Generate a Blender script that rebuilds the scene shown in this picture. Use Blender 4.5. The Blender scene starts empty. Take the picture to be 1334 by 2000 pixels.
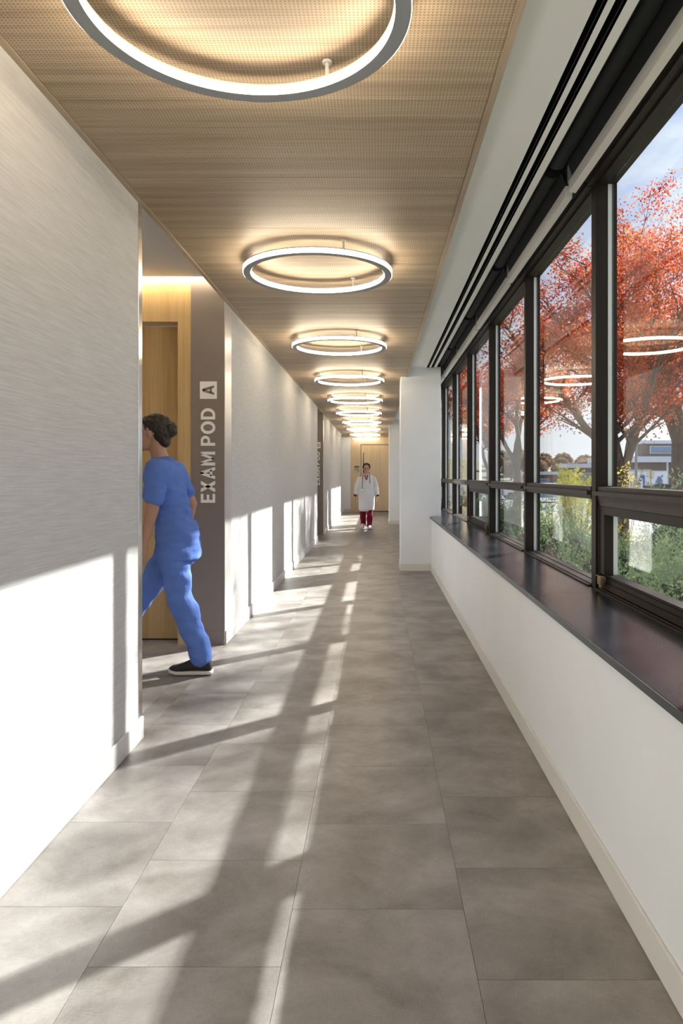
import bpy, bmesh, math, random
import numpy as np
from mathutils import Vector, Matrix, noise as mnoise

random.seed(7)
rng = np.random.default_rng(7)
SC = bpy.context.scene
COL = SC.collection

# ------------------------------------------------------------------ camera
H = 1.35                       # eye height
FPX = 1375.0                   # focal length in pixels of the 1334 px wide frame
cam_d = bpy.data.cameras.new('camera')
cam_d.sensor_fit = 'HORIZONTAL'
cam_d.sensor_width = 36.0
cam_d.lens = FPX / 1334.0 * 36.0
cam_d.shift_x = -(736 - 667) / 1334.0
cam_d.shift_y = -(1000 - 928) / 1334.0
cam_d.clip_start = 0.05
cam_d.clip_end = 2000
cam = bpy.data.objects.new('camera', cam_d)
COL.objects.link(cam)
cam.location = (0, 0, H)
cam.rotation_euler = (math.radians(90), 0, 0)
SC.camera = cam

# ------------------------------------------------------------------ view, sky, sun
SC.view_settings.view_transform = 'Standard'
SC.view_settings.look = 'None'
SC.view_settings.exposure = 0.93
SC.view_settings.gamma = 1.0
SC.view_settings.use_curve_mapping = False

SUN_DIR = Vector((-1.0, -0.85, -0.768)).normalized()
SUN_STRENGTH = 11.5
SKY_STRENGTH = 0.85
RING_STRENGTH = 16.0
LED_STRENGTH = 22.0

world = bpy.data.worlds.new('sky')
SC.world = world
world.use_nodes = True
wn = world.node_tree
wn.nodes.clear()
w_out = wn.nodes.new('ShaderNodeOutputWorld')
w_bg = wn.nodes.new('ShaderNodeBackground')
w_tc = wn.nodes.new('ShaderNodeTexCoord')
w_sep = wn.nodes.new('ShaderNodeSeparateXYZ')
wn.links.new(w_tc.outputs['Generated'], w_sep.inputs[0])
w_ramp = wn.nodes.new('ShaderNodeValToRGB')
w_ramp.color_ramp.elements[0].position = 0.0
w_ramp.color_ramp.elements[0].color = (0.86, 0.89, 0.95, 1)
w_ramp.color_ramp.elements[1].position = 0.55
w_ramp.color_ramp.elements[1].color = (0.30, 0.44, 0.82, 1)
wn.links.new(w_sep.outputs['Z'], w_ramp.inputs[0])
w_map = wn.nodes.new('ShaderNodeMapping')
w_map.inputs['Scale'].default_value = (2.2, 2.2, 7.0)
wn.links.new(w_tc.outputs['Generated'], w_map.inputs[0])
w_noise = wn.nodes.new('ShaderNodeTexNoise')
w_noise.inputs['Scale'].default_value = 1.6
w_noise.inputs['Detail'].default_value = 6.0
w_noise.inputs['Roughness'].default_value = 0.62
wn.links.new(w_map.outputs[0], w_noise.inputs['Vector'])
w_cr = wn.nodes.new('ShaderNodeValToRGB')
w_cr.color_ramp.elements[0].position = 0.40
w_cr.color_ramp.elements[1].position = 0.66
wn.links.new(w_noise.outputs['Fac'], w_cr.inputs[0])
w_mix = wn.nodes.new('ShaderNodeMixRGB')
w_mix.inputs[2].default_value = (0.92, 0.94, 0.98, 1)
wn.links.new(w_cr.outputs[0], w_mix.inputs[0])
wn.links.new(w_ramp.outputs[0], w_mix.inputs[1])
wn.links.new(w_mix.outputs[0], w_bg.inputs['Color'])
w_bg.inputs['Strength'].default_value = SKY_STRENGTH
wn.links.new(w_bg.outputs[0], w_out.inputs[0])

sun_d = bpy.data.lights.new('sun', 'SUN')
sun_d.energy = SUN_STRENGTH
sun_d.angle = math.radians(0.8)
sun_d.color = (1.0, 0.965, 0.92)
sun = bpy.data.objects.new('sun', sun_d)
COL.objects.link(sun)
sun.rotation_euler = SUN_DIR.to_track_quat('-Z', 'Y').to_euler()
sun.location = (30, 26, 24)

# ------------------------------------------------------------------ materials
def new_mat(name):
    m = bpy.data.materials.new(name)
    m.use_nodes = True
    nt = m.node_tree
    b = nt.nodes['Principled BSDF']
    return m, nt, b

def plain(name, col, rough=0.5, metal=0.0, spec=0.5, var=0.0, vscale=8.0, bump=0.0, bscale=60.0, stretch=(1, 1, 1)):
    m, nt, b = new_mat(name)
    b.inputs['Roughness'].default_value = rough
    b.inputs['Metallic'].default_value = metal
    b.inputs['Specular IOR Level'].default_value = spec
    b.inputs['Base Color'].default_value = (*col, 1)
    if var or bump:
        tc = nt.nodes.new('ShaderNodeTexCoord')
        mp = nt.nodes.new('ShaderNodeMapping')
        mp.inputs['Scale'].default_value = stretch
        nt.links.new(tc.outputs['Object'], mp.inputs[0])
        if var:
            n = nt.nodes.new('ShaderNodeTexNoise')
            n.inputs['Scale'].default_value = vscale
            n.inputs['Detail'].default_value = 5
            nt.links.new(mp.outputs[0], n.inputs['Vector'])
            r = nt.nodes.new('ShaderNodeValToRGB')
            r.color_ramp.elements[0].position = 0.3
            r.color_ramp.elements[1].position = 0.7
            r.color_ramp.elements[0].color = (*[c * (1 - var) for c in col], 1)
            r.color_ramp.elements[1].color = (*[min(1, c * (1 + var)) for c in col], 1)
            nt.links.new(n.outputs['Fac'], r.inputs[0])
            nt.links.new(r.outputs[0], b.inputs['Base Color'])
        if bump:
            n2 = nt.nodes.new('ShaderNodeTexNoise')
            n2.inputs['Scale'].default_value = bscale
            n2.inputs['Detail'].default_value = 3
            nt.links.new(mp.outputs[0], n2.inputs['Vector'])
            bp = nt.nodes.new('ShaderNodeBump')
            bp.inputs['Strength'].default_value = bump
            bp.inputs['Distance'].default_value = 0.01
            nt.links.new(n2.outputs['Fac'], bp.inputs['Height'])
            nt.links.new(bp.outputs[0], b.inputs['Normal'])
    return m

def wood(name, c0, c1, c2, stretch, rough=0.45, dots=0.0, per_object=False, broad=(1, 1, 1)):
    m, nt, b = new_mat(name)
    b.inputs['Roughness'].default_value = rough
    tc = nt.nodes.new('ShaderNodeTexCoord')
    vec = tc.outputs['Object']
    if per_object:
        oi = nt.nodes.new('ShaderNodeObjectInfo')
        mul = nt.nodes.new('ShaderNodeVectorMath'); mul.operation = 'SCALE'
        mul.inputs[0].default_value = (37.0, 91.0, 13.0)
        nt.links.new(oi.outputs['Random'], mul.inputs['Scale'])
        add = nt.nodes.new('ShaderNodeVectorMath'); add.operation = 'ADD'
        nt.links.new(vec, add.inputs[0]); nt.links.new(mul.outputs[0], add.inputs[1])
        vec = add.outputs[0]
    mp = nt.nodes.new('ShaderNodeMapping'); mp.inputs['Scale'].default_value = stretch
    nt.links.new(vec, mp.inputs[0])
    n = nt.nodes.new('ShaderNodeTexNoise'); n.inputs['Scale'].default_value = 1.0
    n.inputs['Detail'].default_value = 7; n.inputs['Roughness'].default_value = 0.62
    nt.links.new(mp.outputs[0], n.inputs['Vector'])
    mp2 = nt.nodes.new('ShaderNodeMapping'); mp2.inputs['Scale'].default_value = broad
    nt.links.new(vec, mp2.inputs[0])
    n2 = nt.nodes.new('ShaderNodeTexNoise'); n2.inputs['Scale'].default_value = 1.0
    n2.inputs['Detail'].default_value = 2
    nt.links.new(mp2.outputs[0], n2.inputs['Vector'])
    mx = nt.nodes.new('ShaderNodeMath'); mx.operation = 'MULTIPLY_ADD'
    mx.inputs[1].default_value = 0.5
    nt.links.new(n2.outputs['Fac'], mx.inputs[0])
    hf = nt.nodes.new('ShaderNodeMath'); hf.operation = 'MULTIPLY'; hf.inputs[1].default_value = 0.5
    nt.links.new(n.outputs['Fac'], hf.inputs[0])
    nt.links.new(hf.outputs[0], mx.inputs[2])
    r = nt.nodes.new('ShaderNodeValToRGB')
    r.color_ramp.elements[0].position = 0.34; r.color_ramp.elements[0].color = (*c0, 1)
    r.color_ramp.elements[1].position = 0.66; r.color_ramp.elements[1].color = (*c2, 1)
    e = r.color_ramp.elements.new(0.5); e.color = (*c1, 1)
    nt.links.new(mx.outputs[0], r.inputs[0])
    out = r.outputs[0]
    if dots:
        vo = nt.nodes.new('ShaderNodeTexVoronoi'); vo.voronoi_dimensions = '2D'
        vo.inputs['Randomness'].default_value = 0.0
        vo.inputs['Scale'].default_value = 1.0 / dots
        nt.links.new(tc.outputs['Object'], vo.inputs['Vector'])
        lt = nt.nodes.new('ShaderNodeMath'); lt.operation = 'LESS_THAN'; lt.inputs[1].default_value = 0.24
        nt.links.new(vo.outputs['Distance'], lt.inputs[0])
        fa = nt.nodes.new('ShaderNodeMath'); fa.operation = 'MULTIPLY'; fa.inputs[1].default_value = 0.62
        nt.links.new(lt.outputs[0], fa.inputs[0])
        mc = nt.nodes.new('ShaderNodeMixRGB'); mc.inputs[2].default_value = (0.06, 0.045, 0.03, 1)
        nt.links.new(fa.outputs[0], mc.inputs[0]); nt.links.new(out, mc.inputs[1])
        out = mc.outputs[0]
    nt.links.new(out, b.inputs['Base Color'])
    return m

def emissive(name, col, strength):
    m, nt, b = new_mat(name)
    b.inputs['Base Color'].default_value = (0.8, 0.8, 0.8, 1)
    b.inputs['Emission Color'].default_value = (*col, 1)
    b.inputs['Emission Strength'].default_value = strength
    return m

def wallcover():
    m, nt, b = new_mat('wallcovering')
    b.inputs['Roughness'].default_value = 0.75
    b.inputs['Specular IOR Level'].default_value = 0.25
    tc = nt.nodes.new('ShaderNodeTexCoord')
    mp = nt.nodes.new('ShaderNodeMapping')
    mp.inputs['Scale'].default_value = (1, 5, 190)
    nt.links.new(tc.outputs['Object'], mp.inputs[0])
    n = nt.nodes.new('ShaderNodeTexNoise'); n.inputs['Scale'].default_value = 1
    n.inputs['Detail'].default_value = 6; n.inputs['Roughness'].default_value = 0.65
    n.inputs['Distortion'].default_value = 0.4
    nt.links.new(mp.outputs[0], n.inputs['Vector'])
    r = nt.nodes.new('ShaderNodeValToRGB')
    r.color_ramp.elements[0].position = 0.30; r.color_ramp.elements[0].color = (0.50, 0.485, 0.47, 1)
    r.color_ramp.elements[1].position = 0.66; r.color_ramp.elements[1].color = (0.64, 0.625, 0.61, 1)
    nt.links.new(n.outputs['Fac'], r.inputs[0])
    nt.links.new(r.outputs[0], b.inputs['Base Color'])
    bp = nt.nodes.new('ShaderNodeBump'); bp.inputs['Strength'].default_value = 0.25
    bp.inputs['Distance'].default_value = 0.004
    nt.links.new(n.outputs['Fac'], bp.inputs['Height'])
    nt.links.new(bp.outputs[0], b.inputs['Normal'])
    return m

def floor_mat():
    m, nt, b = new_mat('concrete_look_tile')
    b.inputs['Specular IOR Level'].default_value = 0.5
    geo = nt.nodes.new('ShaderNodeNewGeometry')
    oi = nt.nodes.new('ShaderNodeObjectInfo')
    mul = nt.nodes.new('ShaderNodeVectorMath'); mul.operation = 'SCALE'
    mul.inputs[0].default_value = (23.0, 57.0, 0.0)
    nt.links.new(oi.outputs['Random'], mul.inputs['Scale'])
    add = nt.nodes.new('ShaderNodeVectorMath'); add.operation = 'ADD'
    nt.links.new(geo.outputs['Position'], add.inputs[0]); nt.links.new(mul.outputs[0], add.inputs[1])
    n = nt.nodes.new('ShaderNodeTexNoise'); n.inputs['Scale'].default_value = 3.0
    n.inputs['Detail'].default_value = 9; n.inputs['Roughness'].default_value = 0.60
    n.inputs['Distortion'].default_value = 0.3
    nt.links.new(add.outputs[0], n.inputs['Vector'])
    mp = nt.nodes.new('ShaderNodeMapping'); mp.inputs['Scale'].default_value = (40, 330, 1)
    nt.links.new(add.outputs[0], mp.inputs[0])
    n2 = nt.nodes.new('ShaderNodeTexNoise'); n2.inputs['Scale'].default_value = 1; n2.inputs['Detail'].default_value = 2
    nt.links.new(mp.outputs[0], n2.inputs['Vector'])
    mp3 = nt.nodes.new('ShaderNodeMapping'); mp3.inputs['Scale'].default_value = (330, 40, 1)
    nt.links.new(add.outputs[0], mp3.inputs[0])
    n3 = nt.nodes.new('ShaderNodeTexNoise'); n3.inputs['Scale'].default_value = 1; n3.inputs['Detail'].default_value = 2
    nt.links.new(mp3.outputs[0], n3.inputs['Vector'])
    wv = nt.nodes.new('ShaderNodeMath'); wv.operation = 'ADD'
    nt.links.new(n2.outputs['Fac'], wv.inputs[0]); nt.links.new(n3.outputs['Fac'], wv.inputs[1])
    ma = nt.nodes.new('ShaderNodeMath'); ma.operation = 'MULTIPLY_ADD'; ma.inputs[1].default_value = 0.16
    ma.inputs[2].default_value = -0.16
    nt.links.new(wv.outputs[0], ma.inputs[0])
    sm = nt.nodes.new('ShaderNodeMath'); sm.operation = 'ADD'
    nt.links.new(n.outputs['Fac'], sm.inputs[0]); nt.links.new(ma.outputs[0], sm.inputs[1])
    r = nt.nodes.new('ShaderNodeValToRGB')
    r.color_ramp.elements[0].position = 0.28; r.color_ramp.elements[0].color = (0.145, 0.128, 0.115, 1)
    r.color_ramp.elements[1].position = 0.70; r.color_ramp.elements[1].color = (0.375, 0.35, 0.332, 1)
    e = r.color_ramp.elements.new(0.5); e.color = (0.262, 0.24, 0.225, 1)
    nt.links.new(sm.outputs[0], r.inputs[0])
    nt.links.new(r.outputs[0], b.inputs['Base Color'])
    b.inputs['Roughness'].default_value = 0.42
    bp = nt.nodes.new('ShaderNodeBump'); bp.inputs['Strength'].default_value = 0.12
    bp.inputs['Distance'].default_value = 0.003
    nt.links.new(wv.outputs[0], bp.inputs['Height'])
    nt.links.new(bp.outputs[0], b.inputs['Normal'])
    return m

def glass_mat(name='window_glass', tint=(0.93, 0.955, 0.95)):
    m = bpy.data.materials.new(name); m.use_nodes = True
    nt = m.node_tree; nt.nodes.clear()
    out = nt.nodes.new('ShaderNodeOutputMaterial')
    tr = nt.nodes.new('ShaderNodeBsdfTransparent'); tr.inputs[0].default_value = (*tint, 1)
    gl = nt.nodes.new('ShaderNodeBsdfGlossy'); gl.inputs['Roughness'].default_value = 0.0
    fr = nt.nodes.new('ShaderNodeFresnel')
    ge = nt.nodes.new('ShaderNodeNewGeometry')      # same reflectance on both faces of the thin pane
    io = nt.nodes.new('ShaderNodeMapRange')
    io.inputs['To Min'].default_value = 1.5; io.inputs['To Max'].default_value = 1 / 1.5
    nt.links.new(ge.outputs['Backfacing'], io.inputs['Value'])
    nt.links.new(io.outputs[0], fr.inputs['IOR'])
    mx = nt.nodes.new('ShaderNodeMixShader')
    nt.links.new(fr.outputs[0], mx.inputs[0]); nt.links.new(tr.outputs[0], mx.inputs[1]); nt.links.new(gl.outputs[0], mx.inputs[2])
    nt.links.new(mx.outputs[0], out.inputs[0])
    return m

def leaf_mat(name, cols, trans=0.5):
    m = bpy.data.materials.new(name); m.use_nodes = True
    nt = m.node_tree; nt.nodes.clear()
    out = nt.nodes.new('ShaderNodeOutputMaterial')
    g = nt.nodes.new('ShaderNodeNewGeometry')
    r = nt.nodes.new('ShaderNodeValToRGB')
    els = r.color_ramp.elements
    els[0].position = 0.0; els[0].color = (*cols[0], 1)
    els[1].position = 1.0; els[1].color = (*cols[-1], 1)
    for i, c in enumerate(cols[1:-1]):
        e = els.new((i + 1) / (len(cols) - 1)); e.color = (*c, 1)
    tc = nt.nodes.new('ShaderNodeTexCoord')
    n = nt.nodes.new('ShaderNodeTexNoise'); n.inputs['Scale'].default_value = 0.5; n.inputs['Detail'].default_value = 2
    nt.links.new(tc.outputs['Object'], n.inputs['Vector'])
    a = nt.nodes.new('ShaderNodeMath'); a.operation = 'MULTIPLY_ADD'; a.inputs[1].default_value = 0.55
    nt.links.new(g.outputs['Random Per Island'], a.inputs[0])
    b2 = nt.nodes.new('ShaderNodeMath'); b2.operation = 'MULTIPLY_ADD'; b2.inputs[1].default_value = 1.2; b2.inputs[2].default_value = -0.38
    nt.links.new(n.outputs['Fac'], b2.inputs[0])
    nt.links.new(b2.outputs[0], a.inputs[2])
    nt.links.new(a.outputs[0], r.inputs[0])
    d = nt.nodes.new('ShaderNodeBsdfDiffuse'); t = nt.nodes.new('ShaderNodeBsdfTranslucent')
    nt.links.new(r.outputs[0], d.inputs[0]); nt.links.new(r.outputs[0], t.inputs[0])
    mx = nt.nodes.new('ShaderNodeMixShader'); mx.inputs[0].default_value = trans
    nt.links.new(d.outputs[0], mx.inputs[1]); nt.links.new(t.outputs[0], mx.inputs[2])
    nt.links.new(mx.outputs[0], out.inputs[0])
    return m

M = {}
M['wallcover'] = wallcover()
M['floor'] = floor_mat()
M['white'] = plain('white_paint', (0.83, 0.86, 0.89), 0.55, spec=0.3, var=0.015, vscale=3)
M['gypsum'] = plain('gypsum_paint', (0.86, 0.86, 0.86), 0.7, spec=0.2, var=0.015, vscale=2)
M['grey_paint'] = plain('grey_ceiling_paint', (0.74, 0.73, 0.73), 0.7, spec=0.2)
M['base'] = plain('baseboard_rubber', (0.66, 0.64, 0.62), 0.45, var=0.02, vscale=4)
M['base_white'] = plain('baseboard_cream', (0.74, 0.73, 0.70), 0.45, var=0.02, vscale=4)
M['taupe'] = plain('taupe_panel', (0.25, 0.205, 0.175), 0.5, spec=0.35, var=0.03, vscale=2)
M['ceil_wood'] = wood('perforated_wood_panel', (0.30, 0.225, 0.15), (0.42, 0.325, 0.225), (0.53, 0.425, 0.31), (2.0, 95, 1), 0.5, dots=0.0125, per_object=True, broad=(0.5, 14, 1))
M['ceil_edge'] = wood('wood_edge_trim', (0.34, 0.26, 0.18), (0.42, 0.33, 0.24), (0.5, 0.40, 0.29), (80, 3, 1), 0.5)
M['oak'] = wood('honey_oak', (0.50, 0.32, 0.13), (0.62, 0.42, 0.19), (0.70, 0.50, 0.25), (90, 90, 2.2), 0.42, broad=(9, 9, 0.4))
M['oak_door'] = wood('honey_oak_door', (0.46, 0.285, 0.10), (0.58, 0.38, 0.155), (0.66, 0.46, 0.21), (80, 80, 2.0), 0.42, broad=(8, 8, 0.4))
M['oak_pale'] = wood('pale_maple', (0.56, 0.42, 0.25), (0.64, 0.50, 0.32), (0.70, 0.56, 0.37), (60, 60, 1.6), 0.42, broad=(6, 6, 0.4))
M['frame'] = plain('dark_bronze_aluminium', (0.022, 0.017, 0.014), 0.45, spec=0.16, var=0.12, vscale=30, stretch=(1, 1, 0.15))
M['frame_rail'] = plain('bronze_rail', (0.050, 0.040, 0.033), 0.45, spec=0.22, var=0.08, vscale=20)
M['gasket'] = plain('pale_gasket', (0.62, 0.64, 0.62), 0.6)
M['sill'] = plain('black_stone', (0.012, 0.013, 0.018), 0.25, spec=0.5, var=0.25, vscale=6, bump=0.03, bscale=200)
M['sill'].node_tree.nodes['Principled BSDF'].inputs['Specular Tint'].default_value = (0.70, 0.82, 1.0, 1)  # blue put into the reflections, standing in for bluer sky light on the stone
M['sill_edge'] = plain('dark_stone_edge', (0.055, 0.062, 0.062), 0.4, var=0.1, vscale=20)
M['black'] = plain('black_metal', (0.008, 0.008, 0.009), 0.45)
M['shade'] = plain('charcoal_shade_fabric', (0.011, 0.012, 0.012), 0.75, bump=0.1, bscale=500)
M['alu'] = plain('satin_aluminium', (0.70, 0.69, 0.66), 0.42, metal=0.1)
M['chrome'] = plain('polished_steel', (0.72, 0.72, 0.70), 0.16, metal=1.0)
M['pale_metal'] = plain('pale_satin_panel', (0.55, 0.52, 0.50), 0.32, metal=0.15)
M['ring_grey'] = plain('ring_housing_grey', (0.34, 0.35, 0.37), 0.5)
M['ring_white'] = plain('ring_standoff_white', (0.75, 0.73, 0.70), 0.4)
M['ring_glow'] = emissive('ring_diffuser_glow', (1.0, 0.83, 0.61), RING_STRENGTH)
M['led'] = emissive('led_strip_glow', (1.0, 0.85, 0.64), LED_STRENGTH)
M['glass'] = glass_mat()
M['letter'] = plain('pale_letter_vinyl', (0.90, 0.88, 0.84), 0.5)
M['brass'] = plain('worn_brass', (0.35, 0.26, 0.13), 0.4, metal=0.8)
M['dark_glass'] = plain('dark_vision_glass', (0.02, 0.018, 0.016), 0.12)
M['plate'] = plain('grey_sign_plate', (0.35, 0.35, 0.33), 0.5)
M['plate_dark'] = plain('dark_sign_band', (0.07, 0.07, 0.075), 0.5)

# ------------------------------------------------------------------ helpers
class MB:
    def __init__(self):
        self.v = []; self.f = []
    def box(self, x0, x1, y0, y1, z0, z1):
        b = len(self.v)
        self.v += [(x0, y0, z0), (x1, y0, z0), (x1, y1, z0), (x0, y1, z0), (x0, y0, z1), (x1, y0, z1), (x1, y1, z1), (x0, y1, z1)]
        self.f += [(b, b + 3, b + 2, b + 1), (b + 4, b + 5, b + 6, b + 7), (b, b + 1, b + 5, b + 4), (b + 1, b + 2, b + 6, b + 5), (b + 2, b + 3, b + 7, b + 6), (b + 3, b, b + 4, b + 7)]
        return self
    def prism(self, poly, fn, d0, d1):
        """poly: list of 2D points (ccw), fn(u, v, d) -> 3D point"""
        b = len(self.v); n = len(poly)
        self.v += [fn(u, w, d0) for u, w in poly] + [fn(u, w, d1) for u, w in poly]
        self.f.append(tuple(range(b + n - 1, b - 1, -1))); self.f.append(tuple(range(b + n, b + 2 * n)))
        for i in range(n):
            j = (i + 1) % n
            self.f.append((b + i, b + j, b + n + j, b + n + i))
        return self
    def tube(self, pts, rad, n=8, cap=True):
        """tapered tube along 3D points"""
        pts = [Vector(p) for p in pts]
        if not hasattr(rad, '__len__'): rad = [rad] * len(pts)
        b = len(self.v)
        ref = Vector((0.137, 0.31, 0.94))
        for i, p in enumerate(pts):
            t = (pts[min(i + 1, len(pts) - 1)] - pts[max(i - 1, 0)])
            if t.length < 1e-9: t = Vector((0, 0, 1))
            t.normalize()
            u = t.cross(ref)
            if u.length < 1e-3: u = t.cross(Vector((1, 0, 0)))
            u.normalize(); w = t.cross(u)
            for k in range(n):
                a = 2 * math.pi * k / n
                self.v.append(tuple(p + (u * math.cos(a) + w * math.sin(a)) * rad[i]))
        for i in range(len(pts) - 1):
            for k in range(n):
                k2 = (k + 1) % n
                self.f.append((b + i * n + k, b + i * n + k2, b + (i + 1) * n + k2, b + (i + 1) * n + k))
        if cap:
            self.f.append(tuple(b + k for k in range(n - 1, -1, -1)))
            e = b + (len(pts) - 1) * n
            self.f.append(tuple(e + k for k in range(n)))
        return self
    def loft(self, rings, closed_ends=True):
        b = len(self.v); n = len(rings[0])
        for r in rings: self.v += [tuple(p) for p in r]
        for i in range(len(rings) - 1):
            for k in range(n):
                k2 = (k + 1) % n
                self.f.append((b + i * n + k, b + i * n + k2, b + (i + 1) * n + k2, b + (i + 1) * n + k))
        if closed_ends:
            self.f.append(tuple(b + k for k in range(n - 1, -1, -1)))
            e = b + (len(rings) - 1) * n
            self.f.append(tuple(e + k for k in range(n)))
        return self
    def ellipsoid(self, c, r, rot=None, nu=16, nv=10):
        rings = []
        R = rot.to_3x3() if rot is not None else None
        for i in range(nv + 1):
            th = math.pi * i / nv
            rr = max(math.sin(th), 0.02)
            ring = []
            for k in range(nu):
                a = 2 * math.pi * k / nu
                p = Vector((r[0] * rr * math.cos(a), r[1] * rr * math.sin(a), -r[2] * math.cos(th)))
                if R is not None: p = R @ p
                ring.append(tuple(Vector(c) + p))
            rings.append(ring)
        return self.loft(rings)
    def lathe(self, prof, c, n=96):
        """closed profile of (r, z) revolved about the vertical through c"""
        b = len(self.v); m = len(prof)
        for k in range(n):
            a = 2 * math.pi * k / n
            ca, sa = math.cos(a), math.sin(a)
            self.v += [(c[0] + r * ca, c[1] + r * sa, c[2] + z) for r, z in prof]
        for k in range(n):
            k2 = (k + 1) % n
            for i in range(m):
                j = (i + 1) % m
                self.f.append((b + k * m + i, b + k2 * m + i, b + k2 * m + j, b + k * m + j))
        return self
    def mesh(self, name, mat, smooth=False):
        me = bpy.data.meshes.new(name)
        me.from_pydata(self.v, [], self.f)
        if mat is not None: me.materials.append(M[mat] if isinstance(mat, str) else mat)
        if smooth: me.polygons.foreach_set('use_smooth', [True] * len(me.polygons))
        me.update()
        return me
    def build(self, name, mat, parent=None, smooth=False, bevel=0.0, fix=True):
        me = self.mesh(name, mat, smooth)
        if fix or bevel:
            bm = bmesh.new(); bm.from_mesh(me)
            if fix: bmesh.ops.recalc_face_normals(bm, faces=bm.faces)
            if bevel:
                bmesh.ops.bevel(bm, geom=list(bm.edges), offset=bevel, segments=2, affect='EDGES', profile=0.5, clamp_overlap=True)
            bm.to_mesh(me); bm.free()
        return link(name, me, parent)

def link(name, me, parent=None):
    o = bpy.data.objects.new(name, me)
    COL.objects.link(o)
    if parent is not None:
        o.parent = parent
        # meshes are written in world coordinates: cancel the ancestors' location
        off = Vector((0, 0, 0)); p = parent
        while p is not None:
            off += p.location; p = p.parent
        o.location = -off
    return o

def tag(o, label, cat, group=None, kind=None):
    o['label'] = label; o['category'] = cat
    if group: o['group'] = group
    if kind: o['kind'] = kind
    return o

def thing(name, label, cat, loc=(0, 0, 0), group=None, kind=None):
    o = bpy.data.objects.new(name, None)
    COL.objects.link(o)
    o.location = loc
    o.empty_display_size = 0.1
    return tag(o, label, cat, group, kind)

def box(name, mat, dims, parent=None, bevel=0.0):
    return MB().box(*dims).build(name, mat, parent, bevel=bevel)

def struct(name, mat, dims, label, cat, bevel=0.0):
    return tag(box(name, mat, dims, None, bevel), label, cat, None, 'structure')

ORD = ['first', 'second', 'third', 'fourth', 'fifth', 'sixth', 'seventh', 'eighth', 'ninth', 'tenth', 'eleventh', 'twelfth', 'thirteenth', 'fourteenth', 'fifteenth', 'sixteenth', 'seventeenth', 'eighteenth', 'nineteenth', 'twentieth']

# ------------------------------------------------------------------ layout numbers
XL, XR = -1.21, 0.768          # left wall face, face of the low window wall
ZC, ZG, ZA = 2.737, 2.866, 2.91  # wood ceiling, plaster ceiling at the windows, alcove ceiling
XCE = 0.437                    # right edge of the wood ceiling
W1E, S1 = 3.62, 5.60           # end of first wall, face of sign wall A
W2E, S2 = 14.34, 15.90         # end of second wall, face of sign wall B
W3E, YE = 24.10, 25.88         # end of third wall, face of the end wall
YB = -5.0
XA = -3.2                      # depth of the alcoves
C1, C2, CT = 9.925, 19.3, 0.58  # column front faces and thickness
MY0, MSP = 3.645, 1.695        # mullion centre and spacing

# ------------------------------------------------------------------ floor
floor = MB().box(XA - 0.1, 1.25, YB - 0.1, YE + 0.3, -0.15, -0.003).build('floor', 'floor')
tag(floor, 'grey concrete-look tiled corridor floor streaked with sunlight', 'floor', None, 'structure')
TW, TL = 0.533, 0.5355
unit = MB().box(0, 1, 0, 1, -0.0035, 0).mesh('floor_tile', 'floor')
regions = [(XL, XR, -0.3, YE), (XA, XL, W1E - 0.12, S1 + 0.2), (XA, XL, W2E - 0.12, S2), (XA, XL, W3E, YE)]
starts = {0: 2.954, -1: 2.189, -2: 2.468, -3: 2.738, -4: 2.60, -5: 2.3, -6: 2.72}
GAP = 0.0007
for c, s in starts.items():
    x0 = 0.27 + TW * c; x1 = x0 + TW
    if c == 0: x1 = XR
    y = s - TL * 8
    while y < YE:
        for (rx0, rx1, ry0, ry1) in regions:
            a, b_, c_, d_ = max(x0, rx0), min(x1, rx1), max(y, ry0), min(y + TL, ry1)
            if b_ - a > 0.02 and d_ - c_ > 0.02 and a > -2.5:
                t = bpy.data.objects.new('floor_tile', unit); COL.objects.link(t)
                t.parent = floor
                t.location = (a + GAP, c_ + GAP, 0)
                t.scale = (b_ - a - 2 * GAP, d_ - c_ - 2 * GAP, 1)
        y += TL

# ------------------------------------------------------------------ ceilings
roof = struct('roof', 'gypsum', (XA - 0.12, 1.27, YB - 0.1, YE + 0.3, 3.12, 3.25), 'unseen roof slab added above the ceilings to keep light out', 'roof')  # unseen slab, added so no outside light leaks in over the ceilings
ceiling = MB().box(XL, XCE, YB, YE, ZC + 0.02, ZC + 0.05).build('ceiling', 'black')
tag(ceiling, 'perforated wood panel ceiling running the length of the corridor', 'ceiling', None, 'structure')
PSP = 0.674
pan = MB().box(0, 1, 0, PSP - 0.004, 0, 0.02).mesh('ceiling_panel', 'ceil_wood')
pan_w = XCE - XL - 0.056
pv = MB().box(0, pan_w, 0, PSP - 0.0035, 0, 0.02).mesh('ceiling_panel', 'ceil_wood')
k = 0
y = 2.609 - PSP * 11
while y < YE - 0.05:
    y1 = min(y + PSP, YE)
    o = bpy.data.objects.new('ceiling_panel', pv); COL.objects.link(o); o.parent = ceiling
    o.location = (XL + 0.028, y, ZC)
    if y1 - y < PSP - 0.01: o.scale = (1, (y1 - y) / PSP, 1)
    y += PSP
box('edge_trim', 'ceil_edge', (XL, XL + 0.026, YB, YE, ZC - 0.006, ZC + 0.02), ceiling)
box('edge_trim', 'ceil_edge', (XCE - 0.026, XCE, YB, YE, ZC - 0.006, ZC + 0.02), ceiling)

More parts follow.
